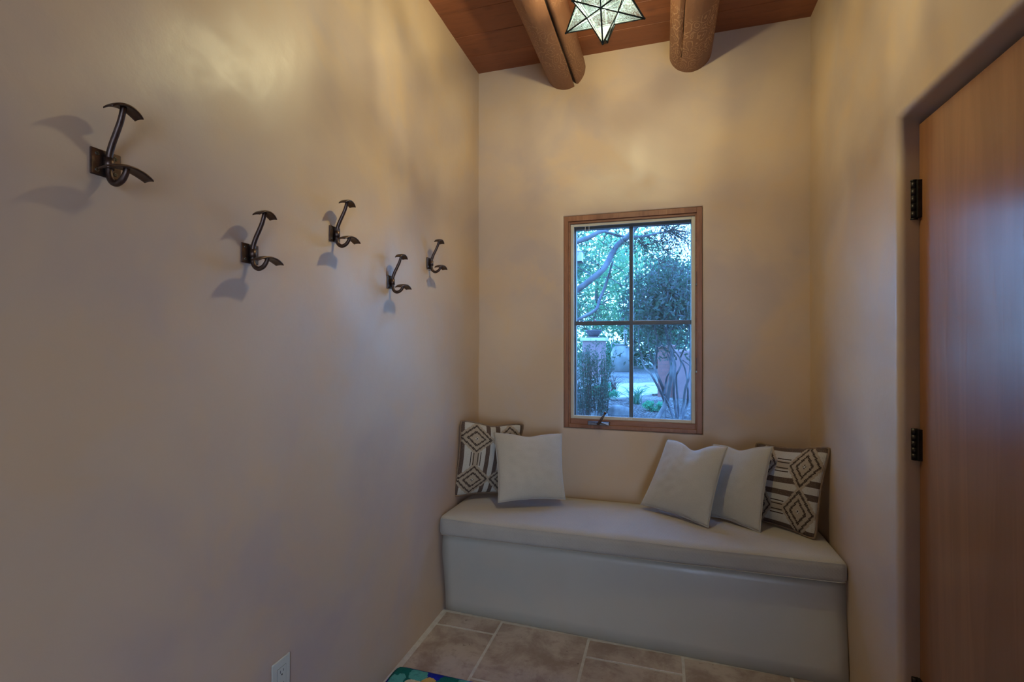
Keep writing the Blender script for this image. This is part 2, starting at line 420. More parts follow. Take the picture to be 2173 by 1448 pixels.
# right wall with a splayed, rounded door recess
DX, DZ, DY1, DY0 = .7655, 2.043, 1.865, .95
def right_wall():
    V, Fc = [], []
    spl, r, xo = .002, .022, .013
    y1, y0, z1 = DY1 - spl, DY0 + spl, DZ + .020
    # profile from wall corner to door plane (distance past corner, depth)
    prof = [(r * 1.6, 0.0, 0)]
    wl = []
    for k in range(0, 9):       # rounded arris
        t = k / 8; ang = t * (pi / 2)
        wl.append((r * (1 - sin(ang)), xo + r * (1 - cos(ang))))
    wl.append((0, DX - XR + .03))
    # wall face: grid with hole
    us = lin(YH, y0 - r, 30) + lin(y0 - r, y1 + r, 20)[1:] + lin(y1 + r, YB + .1, 26)[1:]
    vs = lin(-.02, z1 + r, 40) + lin(z1 + r, ZC + .1, 18)[1:]
    def f(u, v):
        dd = max(y0 - r - u, u - y1 - r, v - z1 - r, 0)
        k = min(dd / .12, 1)
        # gentle bulge of the hand-built wall beside the bench
        q = max(0, 1 - dd / .30); q = q * q * (3 - 2 * q)
        return Vector((XR + wave((9, u, v)) * k + xo * q, u, v))
    a, b = grid_wall('w', f, us, vs, (y0 - r, y1 + r, -1, z1 + r)); V += a; Fc += b
    # far jamb / near jamb / header returns
    def strip(pts_a, pts_b):
        b0 = len(V)
        for p, q in zip(pts_a, pts_b): V.append(p); V.append(q)
        for i in range(len(pts_a) - 1): Fc.append((b0 + 2 * i, b0 + 2 * i + 1, b0 + 2 * i + 3, b0 + 2 * i + 2))
    far = [(y1 + o, XR + d) for o, d in wl]; far[-1] = (DY1 - .002, DX + .03)
    near = [(y0 - o, XR + d) for o, d in wl]; near[-1] = (DY0 + .002, DX + .03)
    top = [(z1 + o, XR + d) for o, d in wl]; top[-1] = (DZ + .003, DX + .03)
    zs = lin(0, 1, 16)
    for zi in range(16):
        za, zb = zs[zi], zs[zi + 1]
        strip([Vector((d, y, -.02 + (t[0] + .02) * za)) for (y, d), t in zip(far, top)], [Vector((d, y, -.02 + (t[0] + .02) * zb)) for (y, d), t in zip(far, top)])
        strip([Vector((d, y, -.02 + (t[0] + .02) * za)) for (y, d), t in zip(near, top)], [Vector((d, y, -.02 + (t[0] + .02) * zb)) for (y, d), t in zip(near, top)])
        strip([Vector((d, n[0] + (f_[0] - n[0]) * za, z)) for (z, d), n, f_ in zip(top, near, far)], [Vector((d, n[0] + (f_[0] - n[0]) * zb, z)) for (z, d), n, f_ in zip(top, near, far)])
    b0 = len(V); X = XR + .3
    V += [Vector((X, YH, -.05)), Vector((X, YB + .22, -.05)), Vector((X, YB + .22, ZC + .25)), Vector((X, YH, ZC + .25))]; Fc.append((b0, b0 + 1, b0 + 2, b0 + 3))
    me = bpy.data.meshes.new('wall_right'); me.from_pydata([tuple(v) for v in V], [], Fc)
    bm = bmesh.new(); bm.from_mesh(me); bmesh.ops.remove_doubles(bm, verts=bm.verts, dist=.0004); bmesh.ops.recalc_face_normals(bm, faces=bm.faces); bm.to_mesh(me); bm.free()
    return tag(link('wall_right', me, MP, None, True), kind='structure')
right_wall()

# added unseen hall: walls shut out sky light, far opening holds the daylight lamp
bm = bmesh.new()
OX0, OX1, OZ = .55, 1.95, 2.25
box(bm, (XL - .1, YF - .15, -.02), (OX0, YF, ZC + .1)); box(bm, (OX1, YF - .15, -.02), (XH + .1, YF, ZC + .1)); box(bm, (OX0, YF - .15, OZ), (OX1, YF, ZC + .1))
tag(build('wall_front', bm, MP), kind='structure')
bm = bmesh.new(); box(bm, (XR, YH - .02, -.02), (XH + .1, YH + .15, ZC + .1)); box(bm, (XH, YF - .1, -.02), (XH + .15, YH, ZC + .1))
tag(build('wall_hall_added', bm, MP), kind='structure')

# ceiling: boards running across the room
bm = bmesh.new(); y = YB + .05
edges = [YB + .05, 2.625, 2.44, 2.25]
while edges[-1] > YF - .1: edges.append(edges[-1] - .19)
for a, b in zip(edges[1:], edges[:-1]): box(bm, (XL - .12, a + .0015, ZC + random.uniform(0, .002)), ((XR if a > YH else XH) + .12, b - .0015, ZC + .03))
box(bm, (XL - .2, YF - .15, ZC + .028), (XR + .2, YB + .2, ZC + .12)); box(bm, (XR + .2, YF - .15, ZC + .028), (XH + .2, YH + .1, ZC + .12))
tag(build('ceiling', bm, MCEIL, bevel=.002), kind='structure')

# floor tiles
bm = bmesh.new(); g = .006
box(bm, (XL - .1, YF - .1, -.05), (XR + .2, YB + .1, -.0015), 1); box(bm, (XR + .2, YF - .1, -.05), (XH + .1, YH + .1, -.0015), 1)
def tile(x0, x1, y0, y1): box(bm, (x0 + g, y0 + g, -.02), (x1 - g, y1 - g, 0), 0)
tile(-1.052, -.752, 2.169, 2.285); tile(-1.052, -.752, 1.76, 2.169)
tile(-.752, -.33, 1.86, 2.275); tile(-.752, -.33, 1.45, 1.86)
tile(-.33, .075, 2.13, 2.26); tile(-.33, .075, 1.72, 2.13)
tile(.075, .49, 1.84, 2.25); tile(.49, .75, 2.04, 2.25); tile(.49, .75, 1.63, 2.04); tile(.075, .49, 1.63, 1.84)
tile(-1.052, -.752, 1.45, 1.76); tile(-.33, .075, 1.45, 1.72); tile(.075, .75, 1.45, 1.63)
yy = 1.45; row = 0
while yy > YF:
    h = (.41, .205)[row % 2]; x = -1.052
    while x < (XR if yy > YH else XH) + .1:
        w = (.41, .61, .205)[(row + int(x * 10)) % 3]; tile(x, min(x + w, (XR if yy > YH else XH) + .14), yy - h, yy); x += w
    yy -= h; row += 1
tag(build('floor', bm, [MTILE, MGROUT], bevel=.0015), kind='structure')

# log beams (vigas)
def viga(cx, cz, r, gang, mat, gdepth, gend, seed, label):
    nseg, ny = 96, 120; V, Fc = [], []
    for j in range(ny + 1):
        y = YF - .05 + (YB + .04 - YF + .05) * j / ny
        gcur = gang + .10 * noise.noise(Vector((seed, y * 1.4, 0))); gd = gdepth * (1 if y < gend else max(0, 1 - (y - gend) / .15)) * (.75 + .4 * noise.noise(Vector((seed + 5, y * 3, 0))))
        for k in range(nseg):
            th = 2 * pi * k / nseg
            rr = r * (1 + .025 * noise.noise(Vector((cos(th) * 1.2, y * .8, sin(th) * 1.2 + seed))) + .010 * noise.noise(Vector((cos(th) * 5, y * 4, sin(th) * 5 + seed))))
            d = (th - gcur + pi) % (2 * pi) - pi
            w = .075 + .03 * noise.noise(Vector((seed, y * 2, 3)))
            if abs(d) < w: rr -= gd * (1 - (abs(d) / w) ** 2)
            V.append((cx + rr * cos(th), y, cz + rr * sin(th)))
    for j in range(ny):
        for k in range(nseg): k2 = (k + 1) % nseg; Fc.append((j * nseg + k, j * nseg + k2, (j + 1) * nseg + k2, (j + 1) * nseg + k))
    o = pyd('log_beam', V, Fc, mat, None, True)
    # dark inside of the split
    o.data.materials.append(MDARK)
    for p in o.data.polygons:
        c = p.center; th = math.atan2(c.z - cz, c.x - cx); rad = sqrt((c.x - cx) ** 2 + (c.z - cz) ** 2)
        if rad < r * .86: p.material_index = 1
    return tag(o, label, 'ceiling beam')
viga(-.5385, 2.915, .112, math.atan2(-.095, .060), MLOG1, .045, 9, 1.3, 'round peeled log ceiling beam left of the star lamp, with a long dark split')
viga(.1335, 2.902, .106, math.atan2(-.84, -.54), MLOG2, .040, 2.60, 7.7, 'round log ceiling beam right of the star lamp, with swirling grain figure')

# ------------------------------------------------------------------ window
win = tag(empty('window_1', (0, 0, 0)), kind='structure')
bm = bmesh.new(); frame_boxes(bm, WX0 + .001, WX1 - .001, WZ0 + .001, WZ1 - .001, YB - .004, YB + .12, .024, .027, .029, .0216); build('outer_frame', bm, MFRAME, win, bevel=.002)
bm = bmesh.new(); frame_boxes(bm, WX0 + .024, WX1 - .027, WZ0 + .0216, WZ1 - .029, YB + .004, YB + .11, .012, .008, .015, .030); build('inner_stop', bm, MFRAMEX, win, bevel=.0025)
sx0, sx1, sz0, sz1 = WX0 + .036, WX1 - .035, WZ0 + .0516, WZ1 - .044
bm = bmesh.new(); frame_boxes(bm, sx0, sx1, sz0, sz1, YB + .012, YB + .024, .019, .019, .0165, .018); scr = build('screen_frame', bm, MCREAM, win, bevel=.002)
boxo('insect_screen', (sx0 + .015, YB + .0175, sz0 + .015), (sx1 - .015, YB + .0178, sz1 - .015), MSCREEN, scr)
for x in (at(1200 + 42, 475, YB + .01).x, at(1200 + 50, 475, YB + .01).x):
    boxo('pull_tab', (x - .0012, YB + .0085, sz1 - .045), (x + .0012, YB + .012, sz1 - .012), MCREAM, scr)
boxo('pull_tab', (at(1242, 475, YB).x, YB + .0085, sz1 - .046), (at(1250, 475, YB).x, YB + .012, sz1 - .043), MCREAM, scr)
# sash
gx0, gx1, gz0, gz1 = -.490, .138, .918, 2.006
bm = bmesh.new(); frame_boxes(bm, gx0 - .035, gx1 + .035, gz0 - .035, gz1 + .040, YB + .055, YB + .10, .035, .035, .040, .035)
sash = build('sash', bm, MBRONZE, win, bevel=.002)
mcx, mcz = -.179, 1.464
bm = bmesh.new(); box(bm, (mcx - .0105, YB + .058, gz0), (mcx + .0105, YB + .095, gz1)); build('muntin', bm, MBRONZE, sash, bevel=.003)
bm = bmesh.new(); box(bm, (gx0, YB + .059, mcz - .012), (gx1, YB + .094, mcz + .012)); build('muntin', bm, MBRONZE, sash, bevel=.003)
for xa, xb in ((gx0, mcx - .0105), (mcx + .0105, gx1)):
    for za, zb in ((gz0, mcz - .012), (mcz + .012, gz1)):
        boxo('pane', (xa, YB + .076, za), (xb, YB + .079, zb), MGLASS, sash)
# sash locks on the right jamb
for py in (590, 775):
    p = at(1479, py, YB)
    boxo('lock', (p.x - .003, YB - .001, p.z - .035), (p.x + .004, YB + .02, p.z + .035), MBLACK, win, .001)
    boxo('lock', (p.x - .007, YB - .003, p.z - .040), (p.x + .002, YB + .010, p.z - .030), MSCREW, win, .001)
# labels on the screen frame
a = at(1318, 890, YB + .011); b = at(1362, 890, YB + .011); zz = sz0 + .010
boxo('label_strip', (a.x, YB + .0105, zz - .003), (a.x + (b.x - a.x) * .55, YB + .0125, zz + .003), MSTICK, scr)
boxo('label_strip', (a.x + (b.x - a.x) * .6, YB + .0105, zz - .002), (b.x, YB + .0125, zz + .002), MCREAM, scr)
# crank
c0 = at(1270, 899, YB - .006)
crk = empty('crank', c0); crk.parent = win
bm = bmesh.new()
hw, hh = .063, .0125
pts = [(-hw, -hh * .9), (hw, -hh * .9), (hw, hh * .9), (.014, hh), (-.014, hh), (-hw, hh * .9)]
lo = [bm.verts.new((x, .012, z)) for x, z in pts]; hi = [bm.verts.new((x * (.93 if abs(x) > .02 else 1.), -.006 if abs(x) > .02 else -.014, z * .75 - .001)) for x, z in pts]
bm.faces.new(hi); bm.faces.new(lo[::-1])
for i in range(6): bm.faces.new((lo[i], lo[(i + 1) % 6], hi[(i + 1) % 6], hi[i]))
MCRANK = metal_mat('crank_metal', (.26, .27, .28), (.20, .21, .22), .28); MCRANKD = metal_mat('crank_bronze', (.10, .075, .06), (.14, .1, .08), .4)
build('cover', bm, MCRANK, crk, bevel=.002)
e = at(1284, 877, YB - .035) - c0
tubeo('arm', [(0, -.012, 0), (.004, -.022, .004), (e.x * .5, -.028, e.z * .45), (e.x * .9, e.y * .9, e.z * .9), tuple(e)], [.009, .0085, .007, .0058, .0055], MCRANKD, crk)
V, Fc = [], []; sphere(V, Fc, e, .0092, 8); pyd('knob', V, Fc, MCRANKD, crk, True)

# ------------------------------------------------------------------ door
dr = tag(empty('door_1', (0, 0, 0)), kind='structure')
boxo('slab', (DX, DY0, .008), (DX + .044, DY1 - .004, DZ - .004), MDOOR, dr, .001)
bm = bmesh.new(); box(bm, (DX + .03, DY0 - .02, 0), (DX + .06, DY1 + .03, DZ + .03)); build('gap_shade', bm, MDARK, dr)  # dark sheet behind the slab, its colour standing for shade in the gap
def hinge(z0, z1, y, x, finial):
    V, Fc = [], []; r = .0085; n = 5; hg = None
    kn = []
    for i in range(n):
        za = z0 + (z1 - z0) * i / n + .0006; zb = z0 + (z1 - z0) * (i + 1) / n - .0006
        tube(V, Fc, [(x, y, za), (x, y, zb)], r, 16)
    tube(V, Fc, [(x, y, z0 - .001), (x, y, z1 + .001)], r * .96, 16)
    if finial:
        for zz in (z0 + .006, z1 - .012):
            tube(V, Fc, [(x - .002, y + .004, zz), (x - .020, y + .030, zz + .001)], [.0016, .0004], 8)
        tube(V, Fc, [(x, y, z0 - .004), (x, y, z0)], .0095, 14); tube(V, Fc, [(x, y, z1), (x, y, z1 + .004)], .0095, 14)
    h = pyd('hinge', V, Fc, MBLACK, dr, True)
    for p in h.data.polygons: p.use_smooth = len(p.vertices) == 4
    bm = bmesh.new(); box(bm, (x + .002, y - .020, z0), (DX + .001, y - .001, z1)); box(bm, (x + .003, y, z0 + .001), (DX + .005, y + .006, z1 - .001)); build('leaf', bm, MBLACK, h, bevel=.0008)
hinge(1.745, 1.862, 1.862, .752, True); hinge(.985, 1.083, 1.862, .752, False); hinge(.200, .301, 1.862, .752, False)

# ------------------------------------------------------------------ bench and cushion
def bench():
    V, Fc = [], []; nx = 40
    x0, x1 = XL + .012, XR - .004
    yb = YB - .014
    prof = []
    for i in range(nx + 1):
        t = i / nx; x = x0 + (x1 - x0) * t
        fy = 2.300 - .062 * t + .004 * noise.noise(Vector((x * 2, 0, 4)))
        ty = 2.262 + .008 * t; pr = [(fy, 0.0), (fy - .001, .06), (fy + (ty - fy) * .45, .18), (ty - .002, .30)]
        r = .04
        for k in range(6): a = k / 5 * pi / 2; pr.append((ty + r * (1 - cos(a)), .360 + r * sin(a) - .003))
        pr.append((2.5, .398)); pr.append((yb, .398)); pr.append((yb, 0))
        if t > .97:   # soft plaster cove into the right wall
            k = (t - .97) / .03; pr = [(min(p[0] + .012 * k, yb), p[1]) for p in pr]
        V += [Vector((x, py, pz)) for py, pz in pr]; n = len(pr)
    for i in range(nx):
        for k in range(n): k2 = (k + 1) % n; Fc.append((i * n + k, (i + 1) * n + k, (i + 1) * n + k2, i * n + k2))
    Fc.append(tuple(range(n))); Fc.append(tuple(nx * n + k for k in reversed(range(n))))
    o = pyd('bench', V, Fc, MPB, None, True)
    return tag(o, 'built-in cream plaster bench under the window between the side walls', 'bench')
bench()

def rbox_cushion():
    cu = tag(empty('bench_cushion', (-.19, 2.5, .40)), 'long grey linen seat cushion covering the top of the plaster bench', 'cushion')
    O = Vector(cu.location)
    nx, ny, nz = 90, 30, 8
    def yfront(x): t = (x - XL) / (XR - XL); return 2.222 + .022 * t
    x0, x1, y1 = XL + .010, XR - .006, YB - .012
    z0, z1 = .401, .487; r = .024
    V, idx, Fc, UV = [], {}, [], {}
    def pos(i, j, k):
        u, v, w = i / nx, j / ny, k / nz
        # cluster samples near the ends
        cl = lambda t: .5 - .5 * cos(pi * t) * (1 - .0) if False else t
        U = u; x = x0 + (x1 - x0) * U; yf = yfront(x); y = yf + (y1 - yf) * v; z = z0 + (z1 - z0) * w
        # rounding: pull into rounded box
        cx = min(max(x, x0 + r * 1.3), x1 - r * 1.3); cy = min(max(y, yf + r), y1 - r); cz = min(max(z, z0 + r * .55), z1 - r)
        d = Vector((x - cx, y - cy, z - cz))
        m = max(abs(d.x) / (r * 1.3), abs(d.y) / r, abs(d.z) / (r if d.z > 0 else r * .55))
        if d.length > 1e-9 and m > 0:
            e = Vector((d.x / (r * 1.3), d.y / r, d.z / (r if d.z > 0 else r * .55))); e = e / e.length * m
            x, y, z = cx + e.x * r * 1.3, cy + e.y * r, cz + e.z * (r if d.z > 0 else r * .55)
        if w > .5:
            c = (1 - (2 * u - 1) ** 6) * (1 - (2 * v - 1) ** 4)
            z += (w - .5) * 2 * (.016 * c - .018 * max(0, v - .55) / .45 + .004 * noise.noise(Vector((x * 3, y * 5, 1))) + (.012 if u < .03 else 0) * 0)
            z += (w - .5) * 2 * .012 * max(0, 1 - u * 5) * (1 - v)
        if v < .02: y += .004 * noise.noise(Vector((x * 4, z * 8, 6)))
        return Vector((x, y, z)) - O
    def vid(i, j, k):
        if (i, j, k) not in idx: idx[(i, j, k)] = len(V); V.append(pos(i, j, k))
        return idx[(i, j, k)]
    def q(a, b, c, d): Fc.append((vid(*a), vid(*b), vid(*c), vid(*d)))
    for i in range(nx):
        for j in range(ny): q((i, j, nz), (i + 1, j, nz), (i + 1, j + 1, nz), (i, j + 1, nz)); q((i, j + 1, 0), (i + 1, j + 1, 0), (i + 1, j, 0), (i, j, 0))
        for k in range(nz): q((i, 0, k), (i + 1, 0, k), (i + 1, 0, k + 1), (i, 0, k + 1)); q((i + 1, ny, k), (i, ny, k), (i, ny, k + 1), (i + 1, ny, k + 1))
    for j in range(ny):
        for k in range(nz): q((0, j + 1, k), (0, j, k), (0, j, k + 1), (0, j + 1, k + 1)); q((nx, j, k), (nx, j + 1, k), (nx, j + 1, k + 1), (nx, j, k + 1))
    o = pyd('cover', V, Fc, MCUSH, cu, True)
    uvl = o.data.uv_layers.new(name='UVMap')
    for lp in o.data.loops:
        c = V[lp.vertex_index]; uvl.data[lp.index].uv = (c.x, c.y + c.z)
    # sewn seams along the front
    V2, F2 = [], []
    tube(V2, F2, [pos(i, 0, nz - 1) + Vector((0, -.0008, .0045)) for i in range(0, nx + 1)], .0011, 5); pyd('top_seam', V2, F2, MCUSH, cu, True)
    V2, F2 = [], []
    tube(V2, F2, [pos(i, 0, 1) + Vector((0, -.0012, -.005)) for i in range(0, nx + 1)], .0016, 5); pyd('bottom_seam', V2, F2, MCUSH, cu, True)
rbox_cushion()

# ------------------------------------------------------------------ pillows
def pillow(label, tl, tr, br, bl, th, mat, group, chop=0., geo=False, rot=False, seed=0):
    tl, tr, br, bl = map(Vector, (tl, tr, br, bl))
    C0 = (tl + tr + br + bl) / 4; base = Vector((C0.x, C0.y, min(bl.z, br.z)))
    nrm = ((tr - tl).cross(bl - tl) + (tr - br).cross(bl - br) * -1).normalized()
    if nrm.y > 0: nrm = -nrm
    root = tag(empty('throw_pillow', base), label, 'pillow', group)
    n = 44; kp = .055 if not geo else .095; rc = .10 if geo else .0
    def P(u, v, side):
        U, W = 2 * u - 1, 2 * v - 1
        x, y = U, W
        if rc:
            x, y = U * sqrt(1 - rc * W * W * abs(W) ** 6), W * sqrt(1 - rc * U * U * abs(U) ** 6)
        x *= 1 - kp * (1 - W * W) ; y *= 1 - kp * (1 - U * U) * (1. if W < 0 else 1.)
        if v > .5: y -= chop * math.exp(-(U / .33) ** 2) * ((W) ** 3 if W > 0 else 0)
        y = y + .02 * noise.noise(Vector((u * 3, v * 3, seed)))
        s, t = (x + 1) / 2, (y + 1) / 2
        p = bl * (1 - s) * (1 - t) + br * s * (1 - t) + tr * s * t + tl * (1 - s) * t
        e = max(0, 1 - U * U) ** .55 * max(0, 1 - W * W) ** .55
        # radial gathers near corners
        cr = (abs(U) * abs(W)) ** 3
        h = th * e * (1 + .10 * noise.noise(Vector((u * 2.5, v * 2.5, seed + 9)))) + 0.0028 * e * noise.noise(Vector((u * 9, v * 9, seed + 3))) * (1 + 3 * cr)
        if v > .5: h -= chop * .10 * math.exp(-(U / .22) ** 2) * max(0, W) ** 1.5 * e
        h = max(h, 0)
        return p + nrm * (h if side > 0 else -h * .85) - base
    V, Fc, UV = [], [], []; ids = {}
    def vid(i, j, s):
        edge = i in (0, n) or j in (0, n); k = (i, j, 0 if edge else s)
        if k not in ids: ids[k] = len(V); V.append(P(i / n, j / n, s)); UV.append((i / n, j / n))
        return ids[k]
    for s in (1, -1):
        for i in range(n):
            for j in range(n):
                f = [vid(i, j, s), vid(i + 1, j, s), vid(i + 1, j + 1, s), vid(i, j + 1, s)]; Fc.append(tuple(f if s > 0 else f[::-1]))
    o = pyd('cover', V, Fc, mat, root, True)
    uvl = o.data.uv_layers.new(name='UVMap')
    for lp in o.data.loops:
        a, b = UV[lp.vertex_index]; uvl.data[lp.index].uv = (b, a) if rot else (a, b)
    ring = [P(i / n, 0, 1) for i in range(n)] + [P(1, j / n, 1) for j in range(n)] + [P(1 - i / n, 1, 1) for i in range(n)] + [P(0, 1 - j / n, 1) for j in range(n)] + [P(0, 0, 1)]
    V2, F2 = [], []; tube(V2, F2, ring, .0052 if geo else .0016, 8, False); pyd('piping' if geo else 'seam', V2, F2, MPIPE if geo else mat, root, True)
    return root
GP, GG = 'plain linen throw pillows on the bench', 'woven diamond throw pillows on the bench'
def A(px, py, Y): return at(px, py, Y)
pillow('woven diamond-patterned throw pillow with vertical stripes in the left corner of the bench', A(976, 890, 2.49), A(1114, 899, 2.745), A(1085, 1050, 2.66), A(959, 1056, 2.43), .05, MGEO, GG, .04, True, False, 1)
pillow('plain grey-beige throw pillow on the left, leaning on the patterned pillow', A(1047, 918, 2.55), A(1193, 920, 2.67), A(1200, 1060, 2.53), A(1057, 1067, 2.38), .05, MPIL, GP, .07, False, False, 2)
pillow('woven diamond-patterned throw pillow with horizontal stripes in the right corner of the bench', A(1603, 938, 2.72), A(1765, 948, 2.485), A(1732, 1150, 2.44), A(1580, 1100, 2.63), .055, MGEO, GG, .03, True, True, 3)
pillow('plain grey-beige throw pillow between the other plain one and the right patterned pillow', A(1512, 942, 2.71), A(1640, 948, 2.55), A(1613, 1131, 2.44), A(1475, 1088, 2.62), .045, MPIL, GP, .09, False, False, 4)
pillow('plain grey-beige throw pillow below the right half of the window, frontmost of the right group', A(1416, 932, 2.70), A(1545, 948, 2.53), A(1503, 1120, 2.42), A(1359, 1072, 2.62), .05, MPIL, GP, .16, False, False, 5)

# ------------------------------------------------------------------ coat hooks
def coat_hook(label, y, z):
    root = tag(empty('coat_hook', (XL + .001, y, z)), label, 'coat hook', 'coat hooks on the left wall')
    hw, hh = .0285, .0265
    bm = bmesh.new(); box(bm, (0, -hw, -hh), (.005, hw, hh)); build('backplate', bm, MIRON, root, bevel=.0022)
    for sy in (-1, 1):
        for sz in (-1, 1):
            V, Fc = [], []; c = Vector((.005, sy * .017, sz * .016))
            tube(V, Fc, [c, c + Vector((.0013, 0, 0))], [.0042, .0034], 14)
            b0 = len(V)
            s = pyd('screw', V, Fc, MSCREW, root, False)
            bm = bmesh.new(); box(bm, (.0060, c.y - .0028, c.z - .0005), (.0066, c.y + .0028, c.z + .0005)); box(bm, (.0060, c.y - .0005, c.z - .0028), (.0066, c.y + .0005, c.z + .0028)); build('cross_slot', bm, MSLOT, s)
    V, Fc = [], []; tube(V, Fc, [(.0125, 0, -.011), (.0125, 0, .011)], .0088, 20); o = pyd('collar', V, Fc, MIRON, root, True)
    for p in o.data.polygons: p.use_smooth = len(p.vertices) == 4
    tubeo('upper_arm', [(.0125, 0, -.004), (.0135, 0, .018), (.021, 0, .038), (.034, 0, .062), (.045, 0, .084), (.0525, 0, .1085)], [.0062, .0062, .0060, .0058, .0056, .0054], MIRON, root, 14)
    tubeo('lower_arm', [(.0125, 0, .004), (.0125, 0, -.018), (.018, 0, -.034), (.032, 0, -.0415), (.048, 0, -.036), (.058, 0, -.024), (.0615, 0, -.014)], [.0062] * 4 + [.0060, .0056, .0054], MIRON, root, 14)
    def paddle(name, oc, zc, hl, sag, hw_):
        "saddle-shaped rest: long axis along the wall, arched, slightly narrower at its ends"
        nx, ny = 20, 8; V, Fc = [], []; th = .0028
        for s in (1, -1):
            for i in range(nx + 1):
                t = 2 * i / nx - 1; y = hl * t; z = zc - sag * t * t; hwid = hw_ * (1 - .22 * abs(t) ** 3)
                for j in range(ny + 1):
                    q = 2 * j / ny - 1; ed = 1 - .4 * max(abs(q) ** 6, abs(t) ** 10)
                    V.append(Vector((oc + q * hwid, y, z + s * th * ed - .0015 * q * q)))
        m = (nx + 1) * (ny + 1)
        for i in range(nx):
            for j in range(ny):
                a = i * (ny + 1) + j; Fc.append((a, a + ny + 1, a + ny + 2, a + 1)); Fc.append((m + a, m + a + 1, m + a + ny + 2, m + a + ny + 1))
        for i in range(nx):
            for j in (0, ny): a = i * (ny + 1) + j; Fc.append((a, m + a, m + a + ny + 1, a + ny + 1))
        for j in range(ny):
            for i in (0, nx): a = i * (ny + 1) + j; Fc.append((a, a + 1, m + a + 1, m + a))
        bm = bmesh.new(); me = bpy.data.meshes.new(name); me.from_pydata([tuple(v) for v in V], [], Fc); bm.from_mesh(me)
        return build(name, bm, MIRON, root, smooth=True)
    paddle('upper_paddle', .053, .110, .030, .013, .0155)
    paddle('lower_paddle', .062, -.0125, .044, .013, .0165)
    return root
hook = coat_hook('bronze double coat hook on the left wall, nearest to the camera and largest in view', .707, 1.712)
def copy_tree(o, parent=None):
    c = o.copy(); COL.objects.link(c)
    if parent: c.parent = parent
    for ch in o.children: copy_tree(ch, c)
    return c
for y, z, lb in ((1.068, 1.594, 'bronze double coat hook on the left wall, low one second from the camera'),
                 (1.427, 1.721, 'bronze double coat hook on the left wall, high one in the middle of the five'),
                 (1.786, 1.600, 'bronze double coat hook on the left wall, low one second from the corner'),
                 (2.139, 1.730, 'bronze double coat hook on the left wall, nearest the corner and smallest in view')):
    h = copy_tree(hook); h.location = (XL + .001, y, z); h['label'] = lb

# ------------------------------------------------------------------ outlet
ol = tag(empty('wall_outlet', (XL + .001, 1.182, .375)), 'almond double wall outlet low on the left wall above the rug', 'outlet')
boxo('cover_plate', (0, -.035, -.057), (.0055, .035, .057), MPLATE, ol, .0025)
boxo('receptacle', (.002, -.0167, -.0335), (.0066, .0167, .0335), MPLATE, ol, .0008)
bm = bmesh.new(); frame_boxes(bm, -.0172, .0172, -.034, .034, 0, 1, .0006, .0006, .0006, .0006)
for v in bm.verts: v.co = Vector((.0052 + .0008 * v.co.y, v.co.x, v.co.z))
build('gap_line', bm, MSLOT, ol)
for s in (1, -1):
    for dy, h in ((-.0063, .0040), (.0063, .0034)):
        boxo('slot', (.0062, dy - .0009, s * .019 + .003 - h), (.0069, dy + .0009, s * .019 + .003 + h), MSLOT, ol)
    V, Fc = [], []; tube(V, Fc, [(.0062, 0, s * .019 - .007), (.0069, 0, s * .019 - .007)], .0024, 12); pyd('slot', V, Fc, MSLOT, ol)
    V, Fc = [], []; tube(V, Fc, [(.0055, 0, s * .0475), (.0064, 0, s * .0475)], .0026, 12); pyd('screw', V, Fc, MPLATE, ol)

# ------------------------------------------------------------------ rug
def rug():
    w, l, r, t = 1.55, 1.05, .03, .012; V, Fc = [], []; nx, ny = 90, 60
    for j in range(ny + 1):
        for i in range(nx + 1):
            x, y = w * i / nx, -l * j / ny
            dx = min(x, w - x); dy = min(-y, l + y)
            if dx < r and dy < r:
                k = sqrt((r - dx) ** 2 + (r - dy) ** 2)
                if k > r:
                    f = r / k; ax = (r - dx) * f; ay = (r - dy) * f
                    x = (r - ax) if x < w / 2 else w - (r - ax); y = -(r - ay) if y > -l / 2 else -(l - (r - ay))
            e = min(dx, dy); z = t * min(1, (e / .008 + .2)) + .0015 * noise.noise(Vector((x * 60, y * 60, 0)))
            x += .0015 * noise.noise(Vector((y * 50, x * 50, 3))); V.append((x, y, z))
    m = len(V)
    for j in range(ny):
        for i in range(nx): a = j * (nx + 1) + i; Fc.append((a, a + nx + 1, a + nx + 2, a + 1))
    o = pyd('rug', V, Fc, MRUG, None, True); o.location = (-1.058, 1.832, .001)
    sm = o.modifiers.new('solid', 'SOLIDIFY'); sm.thickness = .003; sm.offset = -1 if False else 1
    return tag(o, 'floral hooked rug with deep blue border and green leaves on the tile floor', 'rug')
rug()

# ------------------------------------------------------------------ star pendant
sc = at(1279, -6, 1.8); SR = .168
star = tag(empty('star_pendant_lamp', sc), 'star-shaped pendant lamp of seeded glass and dark metal hanging between the log beams', 'pendant lamp')
al = math.atan(2); az0 = RAD(18)
TIPS = [Vector((0, 0, -1))] + [Vector((sin(al) * cos(az0 + k * 2 * pi / 5), sin(al) * sin(az0 + k * 2 * pi / 5), -cos(al))) for k in range(5)] + [Vector((0, 0, 1))] + [Vector((sin(al) * cos(az0 + pi / 5 + k * 2 * pi / 5), sin(al) * sin(az0 + pi / 5 + k * 2 * pi / 5), cos(al))) for k in range(5)]
a_edge = SR / 2.4899; RV = a_edge * 1.4013
DV = []
for i in range(12):
    for j in range(i + 1, 12):
        for k in range(j + 1, 12):
            if (TIPS[i] - TIPS[j]).length < 1.1 and (TIPS[i] - TIPS[k]).length < 1.1 and (TIPS[j] - TIPS[k]).length < 1.1:
                DV.append((frozenset((i, j, k)), ((TIPS[i] + TIPS[j] + TIPS[k]) / 3).normalized() * RV))
V, Fc = [], []; VS, FS = [], []
def strip_(p, q, w=.0034, t=.0013):
    tube(VS, FS, [p, q], w * .92, 6)
done = set()
